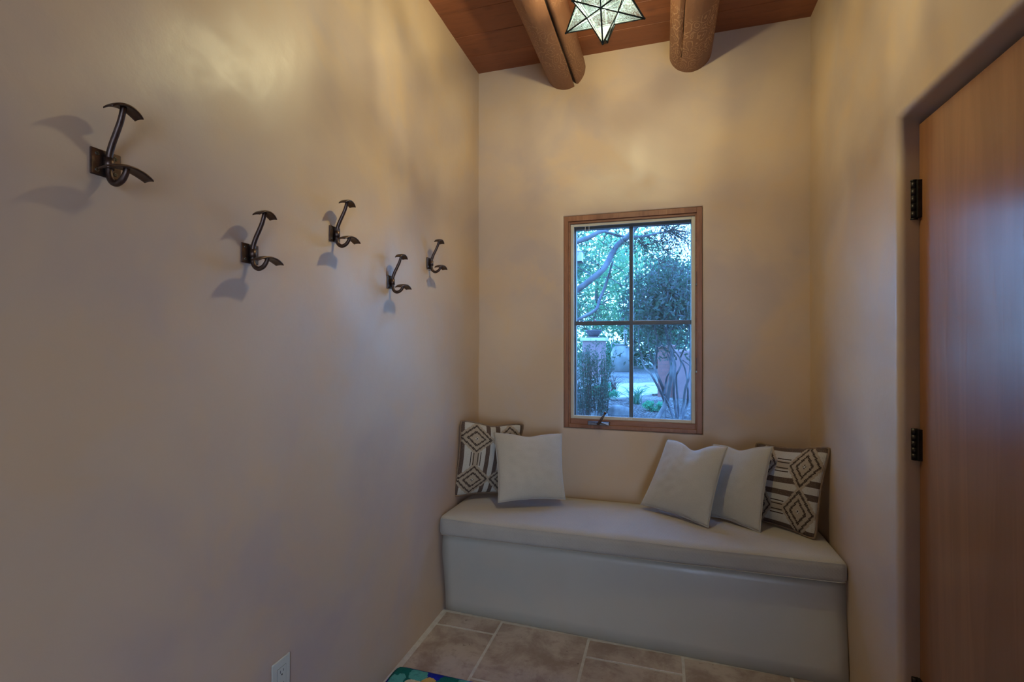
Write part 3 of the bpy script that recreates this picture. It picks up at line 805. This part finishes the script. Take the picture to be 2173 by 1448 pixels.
for ti, T in enumerate(TIPS):
    ring = [d for d in DV if ti in d[0]]; ax = T.orthogonal().normalized(); bx = T.cross(ax)
    ring.sort(key=lambda d: math.atan2(d[1].dot(bx), d[1].dot(ax)))
    for k in range(5):
        p, q = ring[k][1], ring[(k + 1) % 5][1]; b0 = len(V); V += [T * SR, p, q]; Fc.append((b0, b0 + 1, b0 + 2))
        strip_(T * (SR * 1.0), p)
        key = frozenset((ring[k][0], ring[(k + 1) % 5][0]))
        if key not in done: done.add(key); strip_(p, q, .0024)
pyd('glass_facets', V, Fc, MSTAR, star)
pyd('lead_frame', VS, FS, MLEAD, star)
for T in TIPS:
    VV, FF = [], []; sphere(VV, FF, T * (SR + .001), .0042, 6); pyd('tip_bead', VV, FF, MLEAD, star, True)
zt = ZC - sc.z
tubeo('stem', [(0, 0, SR), (0, 0, (SR + zt) / 2), (0, 0, zt - .02)], .004, MBLACK, star)
lathe('ceiling_canopy', [(.0, zt - .028), (.02, zt - .028), (.05, zt - .014), (.055, zt - .001), (.0, zt - .001)], MBLACK, star)
VV, FF = [], []; tube(VV, FF, [(0, 0, .035), (0, 0, .075)], .012, 12); pyd('bulb_socket', VV, FF, MSTICK, star)
L = bpy.data.lights.new('star_bulb', 'POINT'); L.energy = 92; L.shadow_soft_size = .024; L.color = (1, .88, .53)
lo = bpy.data.objects.new('star_bulb', L); COL.objects.link(lo); lo.location = sc + Vector((0, 0, .035))

# ------------------------------------------------------------------ added area lamp standing in for cool daylight from behind the camera
L = bpy.data.lights.new('rear_daylight_fill', 'AREA'); L.shape = 'RECTANGLE'; L.size = 1.35; L.size_y = 2.15; L.energy = 27; L.color = (.58, .51, 1.0)
lo = bpy.data.objects.new('rear_daylight_fill', L); COL.objects.link(lo); lo.location = (1.25, YF - .10, 1.12); lo.rotation_euler = (RAD(90), 0, 0)

# ------------------------------------------------------------------ garden outside the window
GZ = .45
def atz(px, py, z=GZ):
    a = at(px, py, 1.0); d = a - Vector((0, 0, CAM_H)); return Vector((0, 0, CAM_H)) + d * ((z - CAM_H) / d.z)
def leafmat(name, c1, c2, c3=None, sc=3.):
    m = M(name, .55, spec=.3); o = m.tc(); a = m.noise(o, sc, 3); b = m.noise(o, sc * 9, 2)
    c = m.mix(a.sm(.3, .7), c1, c2)
    if c3: c = m.mix(b.sm(.52, .62), c, c3)
    m.col(c); nt = m.nt
    tl = m.node('ShaderNodeBsdfTranslucent'); tl.inputs[0].default_value = (c1[0] * 1.6, c1[1] * 2.2, c1[2] * 1.3, 1)
    mx = m.node('ShaderNodeMixShader'); mx.inputs[0].default_value = .35
    nt.links.new(m.b.outputs[0], mx.inputs[1]); nt.links.new(tl.outputs[0], mx.inputs[2]); nt.links.new(mx.outputs[0], m.out.inputs[0])
    return m.m
LDARK = leafmat('dark_shrub_leaf', (.03, .055, .05), (.055, .085, .078), (.11, .085, .10))
LMID = leafmat('tree_leaf', (.07, .14, .11), (.12, .22, .17), (.035, .065, .06))
LPALE = leafmat('pale_tree_leaf', (.19, .33, .24), (.12, .22, .17), (.05, .095, .08))
LTHIN = leafmat('thin_shrub_leaf', (.04, .075, .065), (.075, .11, .10))
LGRN = leafmat('fresh_ground_leaf', (.06, .24, .17), (.09, .30, .22))
BARK = simple('grey_bark', (.13, .13, .14), (.075, .075, .085), 9, .9, bump=.6, bs=30)
BARKP = simple('weathered_bark', (.17, .17, .19), (.095, .095, .11), 7, .9, bump=.6, bs=30)
TWIG = simple('dry_twig', (.065, .05, .042), (.045, .035, .03), 20, .9)
def ground_mat():
    m = M('gravel_and_mulch', .95, spec=.2); o = m.tc(); x, y, z = m.xyz(o)
    v, n = m.vor(o, 26); n2 = m.noise(o, 60, 3); n3 = m.noise(o, 1.2, 3)
    far = (y + (n3 - .5) * 1.6).sm(8.1, 8.7)
    gr = m.mix(v.sm(.15, .5), (.34, .34, .33), (.13, .13, .13)); mu = m.mix(v.sm(.2, .5), (.15, .145, .145), (.045, .04, .04)); mu = m.mix(n2.sm(.55, .7), mu, (.27, .27, .27))
    m.col(m.mix(far, mu, gr)); m.bump(v * -1. + n2 * .5, .8, .03); return m.m
V, Fc = [], []; nx = 60
for j in range(nx + 1):
    for i in range(nx + 1):
        x = -16 + 32 * i / nx; y = 3.03 + 40 * (j / nx) ** 1.6
        V.append((x, y, GZ + .02 * noise.noise(Vector((x, y, 0)))))
for j in range(nx):
    for i in range(nx): a = j * (nx + 1) + i; Fc.append((a, a + 1, a + nx + 2, a + nx + 1))
tag(pyd('ground', V, Fc, ground_mat(), None, True), kind='structure')

def leaves(V, Fc, pts, size, up=.3, asp=.5, rnd=random):
    for p in pts:
        d = Vector((rnd.gauss(0, 1), rnd.gauss(0, 1), rnd.gauss(0, 1) + up)).normalized(); s = size * rnd.uniform(.6, 1.3)
        a = d.orthogonal().normalized(); b = d.cross(a); th = rnd.uniform(0, pi); c = a * cos(th) + b * sin(th)
        n = d.cross(c); b0 = len(V)
        V += [p, p + d * s * .5 + c * s * asp * .5 + n * s * .08, p + d * s, p + d * s * .5 - c * s * asp * .5 + n * s * .08]
        Fc.append((b0, b0 + 1, b0 + 2)); Fc.append((b0, b0 + 2, b0 + 3))
def cloud(c, rad, n, clumps=0, rnd=random):
    "points in leafy clumps inside an ellipsoid"
    out = []; c = Vector(c); cl = []
    for _ in range(clumps or 1):
        while 1:
            q = Vector((rnd.uniform(-1, 1), rnd.uniform(-1, 1), rnd.uniform(-1, 1)))
            if q.length < 1: break
        q = q * (q.length ** -.35 if q.length > .05 else 1)
        cl.append(Vector((q.x * rad[0], q.y * rad[1], q.z * rad[2])) if clumps else Vector())
    cr = max(rad) * (.30 if clumps else 1)
    for _ in range(n):
        k = rnd.choice(cl)
        if clumps: out.append(c + k + Vector((rnd.gauss(0, cr * .5), rnd.gauss(0, cr * .5), rnd.gauss(0, cr * .38))))
        else: out.append(c + Vector((rnd.gauss(0, rad[0] * .5), rnd.gauss(0, rad[1] * .5), rnd.gauss(0, rad[2] * .5))))
    return out

# --- trees behind
def bg_tree(label, px, base_px_y, Y, top_y, halfw_px, mat, n, size, seed, bark=BARK):
    rnd = random.Random(seed); top = at(px, top_y, Y); x = top.x; hw = halfw_px * Y / 1000
    h = top.z - GZ; base = Vector((x, Y, GZ - .05)); t = tag(empty('garden_tree', base), label, 'tree', 'trees at the back of the garden')
    cz = GZ + h * .60; rz = h * .40
    V, Fc = [], []
    tr = smooth_path([(0, 0, 0), (.1 * rnd.uniform(-1, 1), 0, h * .25), (.3 * rnd.uniform(-1, 1), .1, h * .5), (.2 * rnd.uniform(-1, 1), 0, h * .85)], 5)
    tube(V, Fc, tr, [.10 * h / 4, .07 * h / 4, .05 * h / 4, .015], 8)
    for k in range(16):
        i = rnd.randrange(5, len(tr) - 2); p = tr[i]; a = rnd.uniform(0, 2 * pi); l = hw * rnd.uniform(.5, 1.0)
        tube(V, Fc, smooth_path([p, p + Vector((cos(a) * l * .5, sin(a) * l * .5, l * .25)), p + Vector((cos(a) * l, sin(a) * l, l * .35 * rnd.uniform(.2, 1.5)))], 4), [.03, .02, .006], 5)
    pyd('trunk', V, Fc, bark, t, True)
    V, Fc = [], []; leaves(V, Fc, [p - base for p in cloud((x, Y, cz), (hw, hw, rz), n, 46, rnd)], size, .2, .55, rnd); pyd('foliage', V, Fc, mat, t)
    return t
bg_tree('tall pale green tree at the back of the garden, seen behind the bent branch', 1262, 0, 17, 480, 75, LPALE, 4200, .15, 11)
bg_tree('tall pale green tree at the back of the garden, behind the middle window bar', 1345, 0, 19, 478, 60, LPALE, 3300, .15, 12)
bg_tree('lower green tree at the back of the garden, under the patch of open sky', 1412, 0, 16, 545, 62, LMID, 4500, .12, 13)
bg_tree('dark tree at the right edge of the window view, at the back of the garden', 1515, 0, 14, 535, 50, LMID, 3500, .12, 14)
bg_tree('dark bushy tree behind the flower pot, at the left edge of the window view', 1190, 0, 15, 470, 50, LMID, 3500, .13, 15)
# hedge bushes closing the view
def bush(name, label, c, rad, mat, n, size, seed, cat='bush', group=None, clumps=14):
    rnd = random.Random(seed); t = tag(empty(name, (c[0], c[1], GZ - .02)), label, cat, group); B = Vector(t.location)
    V, Fc = [], []
    for k in range(12):
        a = rnd.uniform(0, 2 * pi); e = Vector((cos(a) * rad[0] * .7 * rnd.random(), sin(a) * rad[1] * .7 * rnd.random(), rad[2] * rnd.uniform(1.0, 1.7)))
        tube(V, Fc, smooth_path([(0, 0, 0), e * .5 + Vector((0, 0, .1 * rad[2])), e], 4), [.02 * rad[2], .013 * rad[2], .004 * rad[2]], 5)
    pyd('stems', V, Fc, TWIG, t, True)
    V, Fc = [], []; leaves(V, Fc, [p - B for p in cloud((c[0], c[1], GZ + rad[2]), rad, n, clumps, rnd)], size, .3, .5, rnd); pyd('foliage', V, Fc, mat, t); return t
c = atz(1300, 776); bush('hedge_bush', 'round dark bush behind the pale jar', (c.x, 19, GZ), (2.2, 1.0, 1.0), LMID, 5000, .13, 21)
c = atz(1380, 776); bush('hedge_bush', 'dark bush behind the stems of the leafy shrub, right of the jar', (at(1395, 750, 17.6).x, 17.6, GZ), (1.25, .6, .8), LMID, 4200, .11, 22)
c = atz(1290, 770); bush('hedge_bush', 'teal leafy bush between the brick pillar and the jar', (at(1287, 750, 16.2).x, 16.2, GZ), (.40, .4, .60), LGRN, 1400, .09, 23)

# --- big pale jar
c = atz(1319, 789); 
jar = tag(empty('garden_jar', (c.x, c.y, GZ)), 'large pale glazed jar standing on the gravel left of the window bar', 'jar')
MJAR = simple('pale_glazed_clay', (.24, .25, .24), (.17, .18, .17), 3, .25)
lathe('body', [(.0, 0), (.24, 0), (.26, .02), (.345, .25), (.385, .46), (.375, .62), (.30, .78), (.215, .86), (.20, .88)], MJAR, jar, 40)
lathe('rim', [(.20, .87), (.245, .885), (.25, .91), (.225, .925), (.185, .92), (.16, .86), (.1, .6)], MJAR, jar, 40)
jar.scale = (.86, .86, .92)
for sx in (-1, 1): tubeo('handle', [(sx * .20, 0, .88), (sx * .30, 0, .95), (sx * .345, 0, .86), (sx * .315, 0, .76)], .022, MJAR, jar, 10)
# --- white post
p = at(1327, 700, 16.5)
po = tag(empty('garden_post', (p.x, p.y, GZ)), 'slim white post standing behind the pale jar', 'post')
MW = simple('weathered_white_paint', (.50, .50, .46), (.40, .40, .37), 6, .7)
boxo('shaft', (-.055, -.055, 0), (.055, .055, p.z - GZ), MW, po, .006); boxo('slot', (-.012, -.058, p.z - GZ - .45), (.012, -.05, p.z - GZ - .12), MSLOT, po)
# --- brick pillar with planter
Yp = 12.6; a = at(1236, 724, Yp); b = at(1281, 724, Yp)
def brick_mat(name, c1, c2, mortar, sc):
    m = M(name, .9, spec=.2); o = m.tc('Object'); n = m.node('ShaderNodeTexBrick'); mp = m.map(o, (1, 1, 1), (pi / 2, 0, 0)); m.nt.links.new(mp, n.inputs[0])
    n.inputs['Scale'].default_value = sc; n.inputs['Color1'].default_value = (*c1, 1); n.inputs['Color2'].default_value = (*c2, 1); n.inputs['Mortar'].default_value = (*mortar, 1); n.inputs['Mortar Size'].default_value = .012
    m.col(n.outputs['Color']); return m.m
MBRK = brick_mat('rose_brick', (.28, .13, .12), (.22, .11, .10), (.16, .11, .11), 4.2)
MSTUC = simple('rose_stucco', (.27, .165, .165), (.22, .135, .14), 4, .9, bump=.3)
pl_ = tag(empty('garden_pillar', ((a.x + b.x) / 2, Yp + .27, GZ)), 'short rose stucco pillar with a pale cap, behind the tall thin shrub', 'pillar')
hw = (b.x - a.x) / 2
boxo('shaft', (-hw, -.27, -.02), (hw, .27, a.z - GZ), MSTUC, pl_, .01)
boxo('cap', (-hw - .05, -.32, a.z - GZ), (hw + .05, .32, a.z - GZ + .085), MW, pl_, .012)
topz = a.z + .085
pt = tag(empty('flower_pot', (at(1257, 715, Yp).x, Yp + .25, topz)), 'dark bowl planter with leafy flowers on top of the pillar', 'planter')
MPOT = simple('slate_blue_glaze', (.07, .065, .085), (.05, .045, .06), 6, .35)
lathe('saucer', [(0, 0), (.17, 0), (.21, .025), (.20, .03), (0, .03)], MPOT, pt, 28)
lathe('bowl', [(0, .03), (.12, .03), (.15, .06), (.20, .16), (.225, .20), (.205, .205), (.15, .15), (0, .14)], MPOT, pt, 28)
rnd = random.Random(5); V, Fc = [], []; leaves(V, Fc, cloud((0, 0, .34), (.24, .2, .14), 420, 8, rnd), .055, .5, .5, rnd); pyd('foliage', V, Fc, LMID, pt)
V, Fc = [], []; sphere(V, Fc, (.05, -.12, .45), .028, 5, (1, 1, .7)); sphere(V, Fc, (-.08, -.1, .40), .02, 5, (1, 1, .7)); pyd('blossoms', V, Fc, simple('pink_petal', (.7, .18, .25), None, 20, .6), pt, True)
# --- rose garden wall with brick pier
p0 = atz(1428, 845); p1 = atz(1500, 850)
gw = tag(empty('garden_wall', (p0.x, p0.y, GZ)), 'low rose stucco garden wall ending at a brick pier, behind the leafy shrub', 'garden wall')
boxo('wall_body', (0, 0, -.03), (2.6, .28, .78), MSTUC, gw, .03)
pw = atz(1396, 838); boxo('brick_pier', (pw.x - p0.x, -.02 + .12, -.03), (.03, .5, .80), MBRK, gw, .01)
boxo('pier_cap', (pw.x - p0.x - .03, .06, .80), (.05, .54, .85), MBRK, gw, .01)
# --- flagstone slab
q = [atz(1288, 851), atz(1306, 818), atz(1402, 815), atz(1402, 839)]
bm = bmesh.new(); lo_ = [bm.verts.new((v.x, v.y, GZ - .05)) for v in q]; hi_ = [bm.verts.new((v.x, v.y, GZ + .035)) for v in q]
bm.faces.new(hi_); bm.faces.new(lo_[::-1])
for i in range(4): bm.faces.new((lo_[i], lo_[(i + 1) % 4], hi_[(i + 1) % 4], hi_[i]))
def flag_mat():
    m = M('pale_flagstone', .8, spec=.2); o = m.tc(); v, n = m.vor(m.map(o, (1.1, 1.6, 1)), 1.4, 'DISTANCE_TO_EDGE'); n1 = m.noise(o, 5, 4)
    m.col(m.mix(1 - v.sm(.01, .03), m.mix(n1.sm(.3, .7), (.40, .40, .36), (.32, .32, .29)).node.outputs[2], (.10, .09, .085))); return m.m
tag(build('flagstone_path', bm, flag_mat(), bevel=.01), 'pale flagstone paving crossing the gravel in front of the jar', 'paving')

# --- rocks
def rock(label, px0, px1, py0, py1, seed, Yk=None):
    p = atz((px0 + px1) / 2, py1 - 2); w = (px1 - px0) * p.y / 1050 * .5; h = (py1 - py0) * p.y / 1050
    V, Fc = [], []; sphere(V, Fc, (0, 0, 0), 1, 14)
    for v in V:
        k = 1 + .28 * noise.noise(v * 1.3 + Vector((seed, 0, 0))) + .12 * noise.noise(v * 3.2 + Vector((0, seed, 0)))
        v.x *= w * k; v.y *= w * .7 * k; v.z = max(v.z * h * .9 * k, -.05); v.z = min(v.z, h * (.85 + .2 * noise.noise(Vector((v.x * 6, v.y * 6, seed)))))
    o = pyd('garden_rock', V, Fc, simple('rock_%s' % 'abcde'[seed % 5], (.30, .30, .30), (.12, .12, .12), 6, .9, bump=.6, bs=20), None, True); o.location = (p.x, p.y + w * .7, GZ)
    return tag(o, label, 'rock', 'rocks in the planting bed')
rock('flat-topped grey rock in the bed, largest, below the middle window bar', 1284, 1338, 862, 884, 1)
rock('grey rock in the bed just above the window crank', 1247, 1288, 872, 888, 2)
rock('small pale rock in the bed beside the thin shrub, above the others', 1266, 1297, 848, 860, 3)

# --- small plants
def tuft(label, px, py, r, h, n, mat, seed, name='grass_tuft'):
    rnd = random.Random(seed); p = atz(px, py); V, Fc = [], []
    for k in range(n):
        a = rnd.uniform(0, 2 * pi); l = h * rnd.uniform(.6, 1.1); b = Vector((rnd.gauss(0, r * .15), rnd.gauss(0, r * .15), 0)); e = b + Vector((cos(a) * r * rnd.random(), sin(a) * r * rnd.random(), l))
        tube(V, Fc, smooth_path([b, (b + e) / 2 + Vector((0, 0, l * .15)), e + Vector((cos(a) * r * .3, sin(a) * r * .3, -l * .15))], 3), [.004, .0035, .001], 4)
    o = pyd(name, V, Fc, mat, None, True); o.location = p; return tag(o, label, 'plant')
tuft('wispy grass tuft growing beside the middle window bar, in front of the flagstones', 1349, 858, .22, .30, 60, LGRN, 31)
tuft('dry upright stalks behind the mounded green plant', 1302, 840, .16, .38, 40, TWIG, 32, 'dry_stalks')
c = atz(1288, 850); bush('mounded_plant', 'bright green mounded plant right of the tall thin shrub', (c.x, c.y, GZ), (.20, .18, .13), LGRN, 2200, .035, 33, 'plant', None, 9)
c = atz(1387, 871); bush('mounded_plant', 'bright green low plant at the foot of the leafy shrub', (c.x, c.y, GZ), (.13, .12, .05), LGRN, 1500, .028, 34, 'plant', None, 8)

# --- tall thin shrub at left
rnd = random.Random(41); base = atz(1250, 884); sh = tag(empty('upright_shrub', base), 'tall thin-stemmed shrub with tiny leaves at the lower left of the window view', 'shrub')
V, Fc = [], []; VL, FL = [], []
for k in range(64):
    bx = rnd.uniform(-.17, .19); by = rnd.uniform(-.10, .35); tx = bx * 1.25 + rnd.gauss(0, .05) - .01; h = rnd.uniform(.62, .90) * (1 - .12 * abs(bx) / .2)
    P = smooth_path([(bx, by, 0), (bx * 1.1 + rnd.gauss(0, .012), by, h * .4), (tx, by + rnd.gauss(0, .02), h)], 5)
    tube(V, Fc, P, [.0045, .0035, .0015], 5)
    pts = []
    for q_ in range(80):
        i = rnd.randrange(2, len(P)); pts.append(P[i] + Vector((rnd.gauss(0, .018), rnd.gauss(0, .018), rnd.gauss(0, .02))))
    leaves(VL, FL, pts, .028, .6, .5, rnd)
pyd('stems', V, Fc, TWIG, sh, True); pyd('foliage', VL, FL, LTHIN, sh)

# --- multi-stemmed leafy shrub at right
stems = [
 ([(1394, 889), (1414, 853), (1421, 818), (1426, 784), (1425.5, 752), (1418, 723), (1412, 690), (1414, 650), (1421, 600), (1432, 560)], 6.1, .021),
 ([(1409, 884), (1409, 853), (1399, 827), (1381, 794), (1368, 780), (1361, 754), (1357, 739), (1355, 690), (1360, 640)], 6.2, .012),
 ([(1410, 886), (1409, 840), (1405, 820), (1397, 801), (1390, 782), (1393, 752), (1395, 723), (1390, 697), (1384, 650), (1375, 600)], 6.25, .016),
 ([(1398, 803), (1389, 778), (1380, 754), (1376, 732), (1375, 690), (1368, 640)], 6.25, .009),
 ([(1410, 838), (1413, 812), (1416, 798), (1423, 784), (1420, 760), (1408, 735), (1398, 722)], 6.15, .010),
 ([(1432, 886), (1420, 864), (1414, 850), (1410, 842)], 6.15, .014),
 ([(1437, 884), (1431, 850), (1430, 830), (1431, 801), (1433, 773), (1424, 752), (1402, 734)], 6.3, .014),
 ([(1441, 886), (1438, 845), (1435, 801), (1440, 787), (1446, 773), (1444, 759), (1457, 728), (1461, 690), (1462, 640), (1450, 590)], 6.35, .011),
 ([(1442, 889), (1450, 861), (1454, 827), (1462, 801), (1465, 770), (1464, 700), (1456, 640), (1460, 580)], 6.1, .013),
 ([(1446, 884), (1458, 860), (1460, 840), (1459, 818), (1454, 784), (1442, 759), (1423, 725), (1430, 660), (1440, 600)], 6.2, .011),
 ([(1416, 700), (1422, 640), (1440, 590), (1450, 560)], 6.2, .009), ([(1418, 700), (1400, 650), (1385, 600), (1380, 560)], 6.2, .008),
 ([(1412, 680), (1440, 650), (1462, 610)], 6.2, .006), ([(1425, 752), (1440, 720), (1447, 680), (1445, 640)], 6.2, .006), ([(1449, 765), (1462, 775), (1470, 790)], 6.2, .005)]
base = atz(1425, 886); ms = tag(empty('leafy_shrub', base), 'multi-stemmed leafy shrub with bare bent trunks filling the right half of the window view', 'shrub')
for pts, Y, r in stems:
    P = [at(x, y, Y + .10 * sin(i * 1.7)) for i, (x, y) in enumerate(pts)]
    if pts[0][1] > 880: P[0].z = min(P[0].z, GZ - .02); P[0] = Vector((P[0].x, P[0].y, GZ - .02))
    V, Fc = [], []; tube(V, Fc, [p - base for p in smooth_path(P, 5)], [r * 1.3, r * 1.15, r * .95, r * .7, r * .35], 8)
    pyd('stem', V, Fc, BARK, ms, True)
rnd = random.Random(51); pts = []
for _ in range(8000):
    px, py = rnd.gauss(1410, 46), rnd.gauss(640, 60)
    if py < 542 + abs(px - 1436) * .35 + rnd.random() * 30 or py > 770 or px < 1312 or px > 1520: continue
    if py > 700 and rnd.random() < .55: continue
    pts.append(at(px, py, rnd.gauss(6.3, .32)) - base)
VL, FL = [], []; leaves(VL, FL, pts, .062, .35, .42, rnd); pyd('foliage', VL, FL, LDARK, ms)
V, Fc = [], []
for k in range(90):
    p = rnd.choice(pts); d = Vector((rnd.gauss(0, .06), rnd.gauss(0, .06), .14)); tube(V, Fc, [p - d, p, p + d * .7 + Vector((rnd.gauss(0, .02), 0, 0))], [.003, .0025, .001], 4)
tag(pyd('twigs', V, Fc, TWIG, ms, True), kind='stuff')

# --- old tree at left whose branches cross the upper panes
tb = atz(1130, 868); old = tag(empty('old_branching_tree', tb), 'old tree with thick bent grey branches and bare twigs crossing the upper window panes', 'tree')
tr = [tb, tb + Vector((.03, .05, .6)), at(1150, 660, 5.2), at(1148, 560, 5.1), at(1160, 480, 5.0), at(1170, 380, 5.0)]
V, Fc = [], []; tube(V, Fc, [p - tb for p in smooth_path(tr, 6)], [.14, .12, .11, .10, .08, .05], 14); pyd('trunk', V, Fc, BARKP, old, True)
BR = [([(1150, 650), (1190, 632), (1224, 616), (1259, 590), (1283, 568), (1298, 540), (1311, 520), (1332, 503), (1347, 484), (1358, 465), (1375, 430)], [.042, .033, .031, .030, .028, .024, .018]),
      ([(1152, 545), (1190, 526), (1224, 513), (1248, 505), (1268, 494), (1285, 489), (1300, 478), (1320, 462)], [.034, .028, .024, .018, .012]),
      ([(1283, 491), (1310, 500), (1340, 503), (1370, 501), (1400, 494), (1414, 492), (1436, 480)], [.014, .012, .010, .006]),
      ([(1148, 700), (1200, 688), (1224, 680), (1241, 671), (1265, 657), (1273, 635), (1286, 603), (1294, 577), (1300, 555)], [.022, .018, .016, .014, .008]),
      ([(1414, 492), (1430, 494), (1446, 500), (1456, 512), (1462, 530)], [.007, .006, .004, .002]), ([(1400, 494), (1408, 478), (1425, 482), (1440, 495), (1452, 503)], [.005, .004, .003, .002]),
      ([(1345, 503), (1365, 520), (1385, 535), (1396, 550), (1398, 570)], [.006, .005, .003, .002]), ([(1370, 501), (1392, 512), (1410, 530), (1420, 545)], [.006, .005, .003, .002]),
      ([(1224, 566), (1240, 575), (1258, 588)], [.006, .005, .004]), ([(1280, 588), (1296, 592), (1318, 604), (1330, 612)], [.005, .004, .003, .002]), ([(1300, 560), (1320, 575), (1335, 595)], [.005, .004, .003, .002])]
brp = []
for pts_, rr in BR:
    Yb = 5.1; P = smooth_path([at(x, y, Yb + .08 * sin(i * 1.3)) for i, (x, y) in enumerate(pts_)], 6); brp.append(P)
    V, Fc = [], []; tube(V, Fc, [p - tb for p in P], rr, 10); pyd('branch', V, Fc, BARKP, old, True)
rnd = random.Random(61); V, Fc = [], []; tips = []
for k in range(230):
    P = rnd.choice(brp[:4] + brp[2:3] + brp[4:8]); p = rnd.choice(P)
    a = rnd.uniform(-.4, 1.9) if rnd.random() < .75 else rnd.uniform(-2.5, 0)
    l = rnd.uniform(.10, .34); d = Vector((cos(a) * .9, rnd.gauss(0, .35), -sin(a))); q0 = p; path = [q0 - tb]
    for s_ in range(4):
        d = (d + Vector((rnd.gauss(0, .25), rnd.gauss(0, .2), rnd.gauss(0, .22)))).normalized(); q0 = q0 + d * l / 4; path.append(q0 - tb)
        if rnd.random() < .35:
            e = (d + Vector((rnd.gauss(0, .6), 0, rnd.gauss(0, .6)))).normalized() * l * .3; tube(V, Fc, [q0 - tb, q0 - tb + e * .5, q0 - tb + e + Vector((0, 0, -.01))], [.0018, .0014, .0007], 4); tips.append(q0 - tb + e)
    tube(V, Fc, path, [.0046, .0036, .0026, .0012], 4); tips += path[2:]
tag(pyd('twigs', V, Fc, TWIG, old, True), kind='stuff')
VL, FL = [], []
leaves(VL, FL, [rnd.choice(tips) + Vector((rnd.gauss(0, .03), rnd.gauss(0, .05), rnd.gauss(0, .03))) for _ in range(900)], .03, .1, .5, rnd)
pyd('foliage', VL, FL, LDARK, old)
# hanging box
p = at(1222, 557, 5.6)
hb = tag(empty('hanging_lantern', p), 'small pale box-shaped lantern hanging among the branches at the left window edge', 'lantern')
ML_ = simple('pale_lavender_glass', (.60, .57, .66), (.52, .50, .60), 4, .4)
boxo('housing', (-.075, -.06, 0), (.075, .06, .115), ML_, hb, .004); boxo('base_rim', (-.080, -.065, -.006), (.080, .065, .004), MBLACK, hb, .002)
bm = bmesh.new(); lo_ = [bm.verts.new(v) for v in ((-.085, -.07, .115), (.085, -.07, .115), (.085, .07, .115), (-.085, .07, .115))]; tp = bm.verts.new((0, 0, .17)); bm.faces.new(lo_[::-1])
for i in range(4): bm.faces.new((lo_[i], lo_[(i + 1) % 4], tp))
build('lid', bm, ML_, hb)
tubeo('cord', [(0, 0, .165), (-.01, -.2, .30), (-.02, -.45, .43)], .002, TWIG, hb, 6)

# ------------------------------------------------------------------ world
w = bpy.data.worlds.new('sky'); S.world = w; w.use_nodes = True; nt = w.node_tree
bg = nt.nodes['Background']; bg.inputs[0].default_value = (.42, .70, 1.0, 1); bg.inputs[1].default_value = 16.0
tc = nt.nodes.new('ShaderNodeTexCoord'); sp = nt.nodes.new('ShaderNodeSeparateXYZ'); nt.links.new(tc.outputs['Generated'], sp.inputs[0])
rp = nt.nodes.new('ShaderNodeValToRGB'); nt.links.new(sp.outputs[2], rp.inputs[0])
rp.color_ramp.elements[0].position = 0.0; rp.color_ramp.elements[0].color = (.52, .74, 1.0, 1)
rp.color_ramp.elements[1].position = .6; rp.color_ramp.elements[1].color = (.33, .50, 1.0, 1)
nt.links.new(rp.outputs[0], bg.inputs[0])
su = bpy.data.lights.new('sun', 'SUN'); su.energy = 10; su.angle = RAD(3); su.color = (.62, .86, 1.0)
so = bpy.data.objects.new('sun', su); COL.objects.link(so); so.rotation_euler = Vector((.62, .06, -.78)).to_track_quat('-Z', 'Y').to_euler()

vs = S.view_settings; S.display_settings.display_device = 'sRGB'
vs.view_transform = 'Standard'; vs.look = 'None'; vs.exposure = -.66; vs.gamma = 1; vs.use_curve_mapping = False
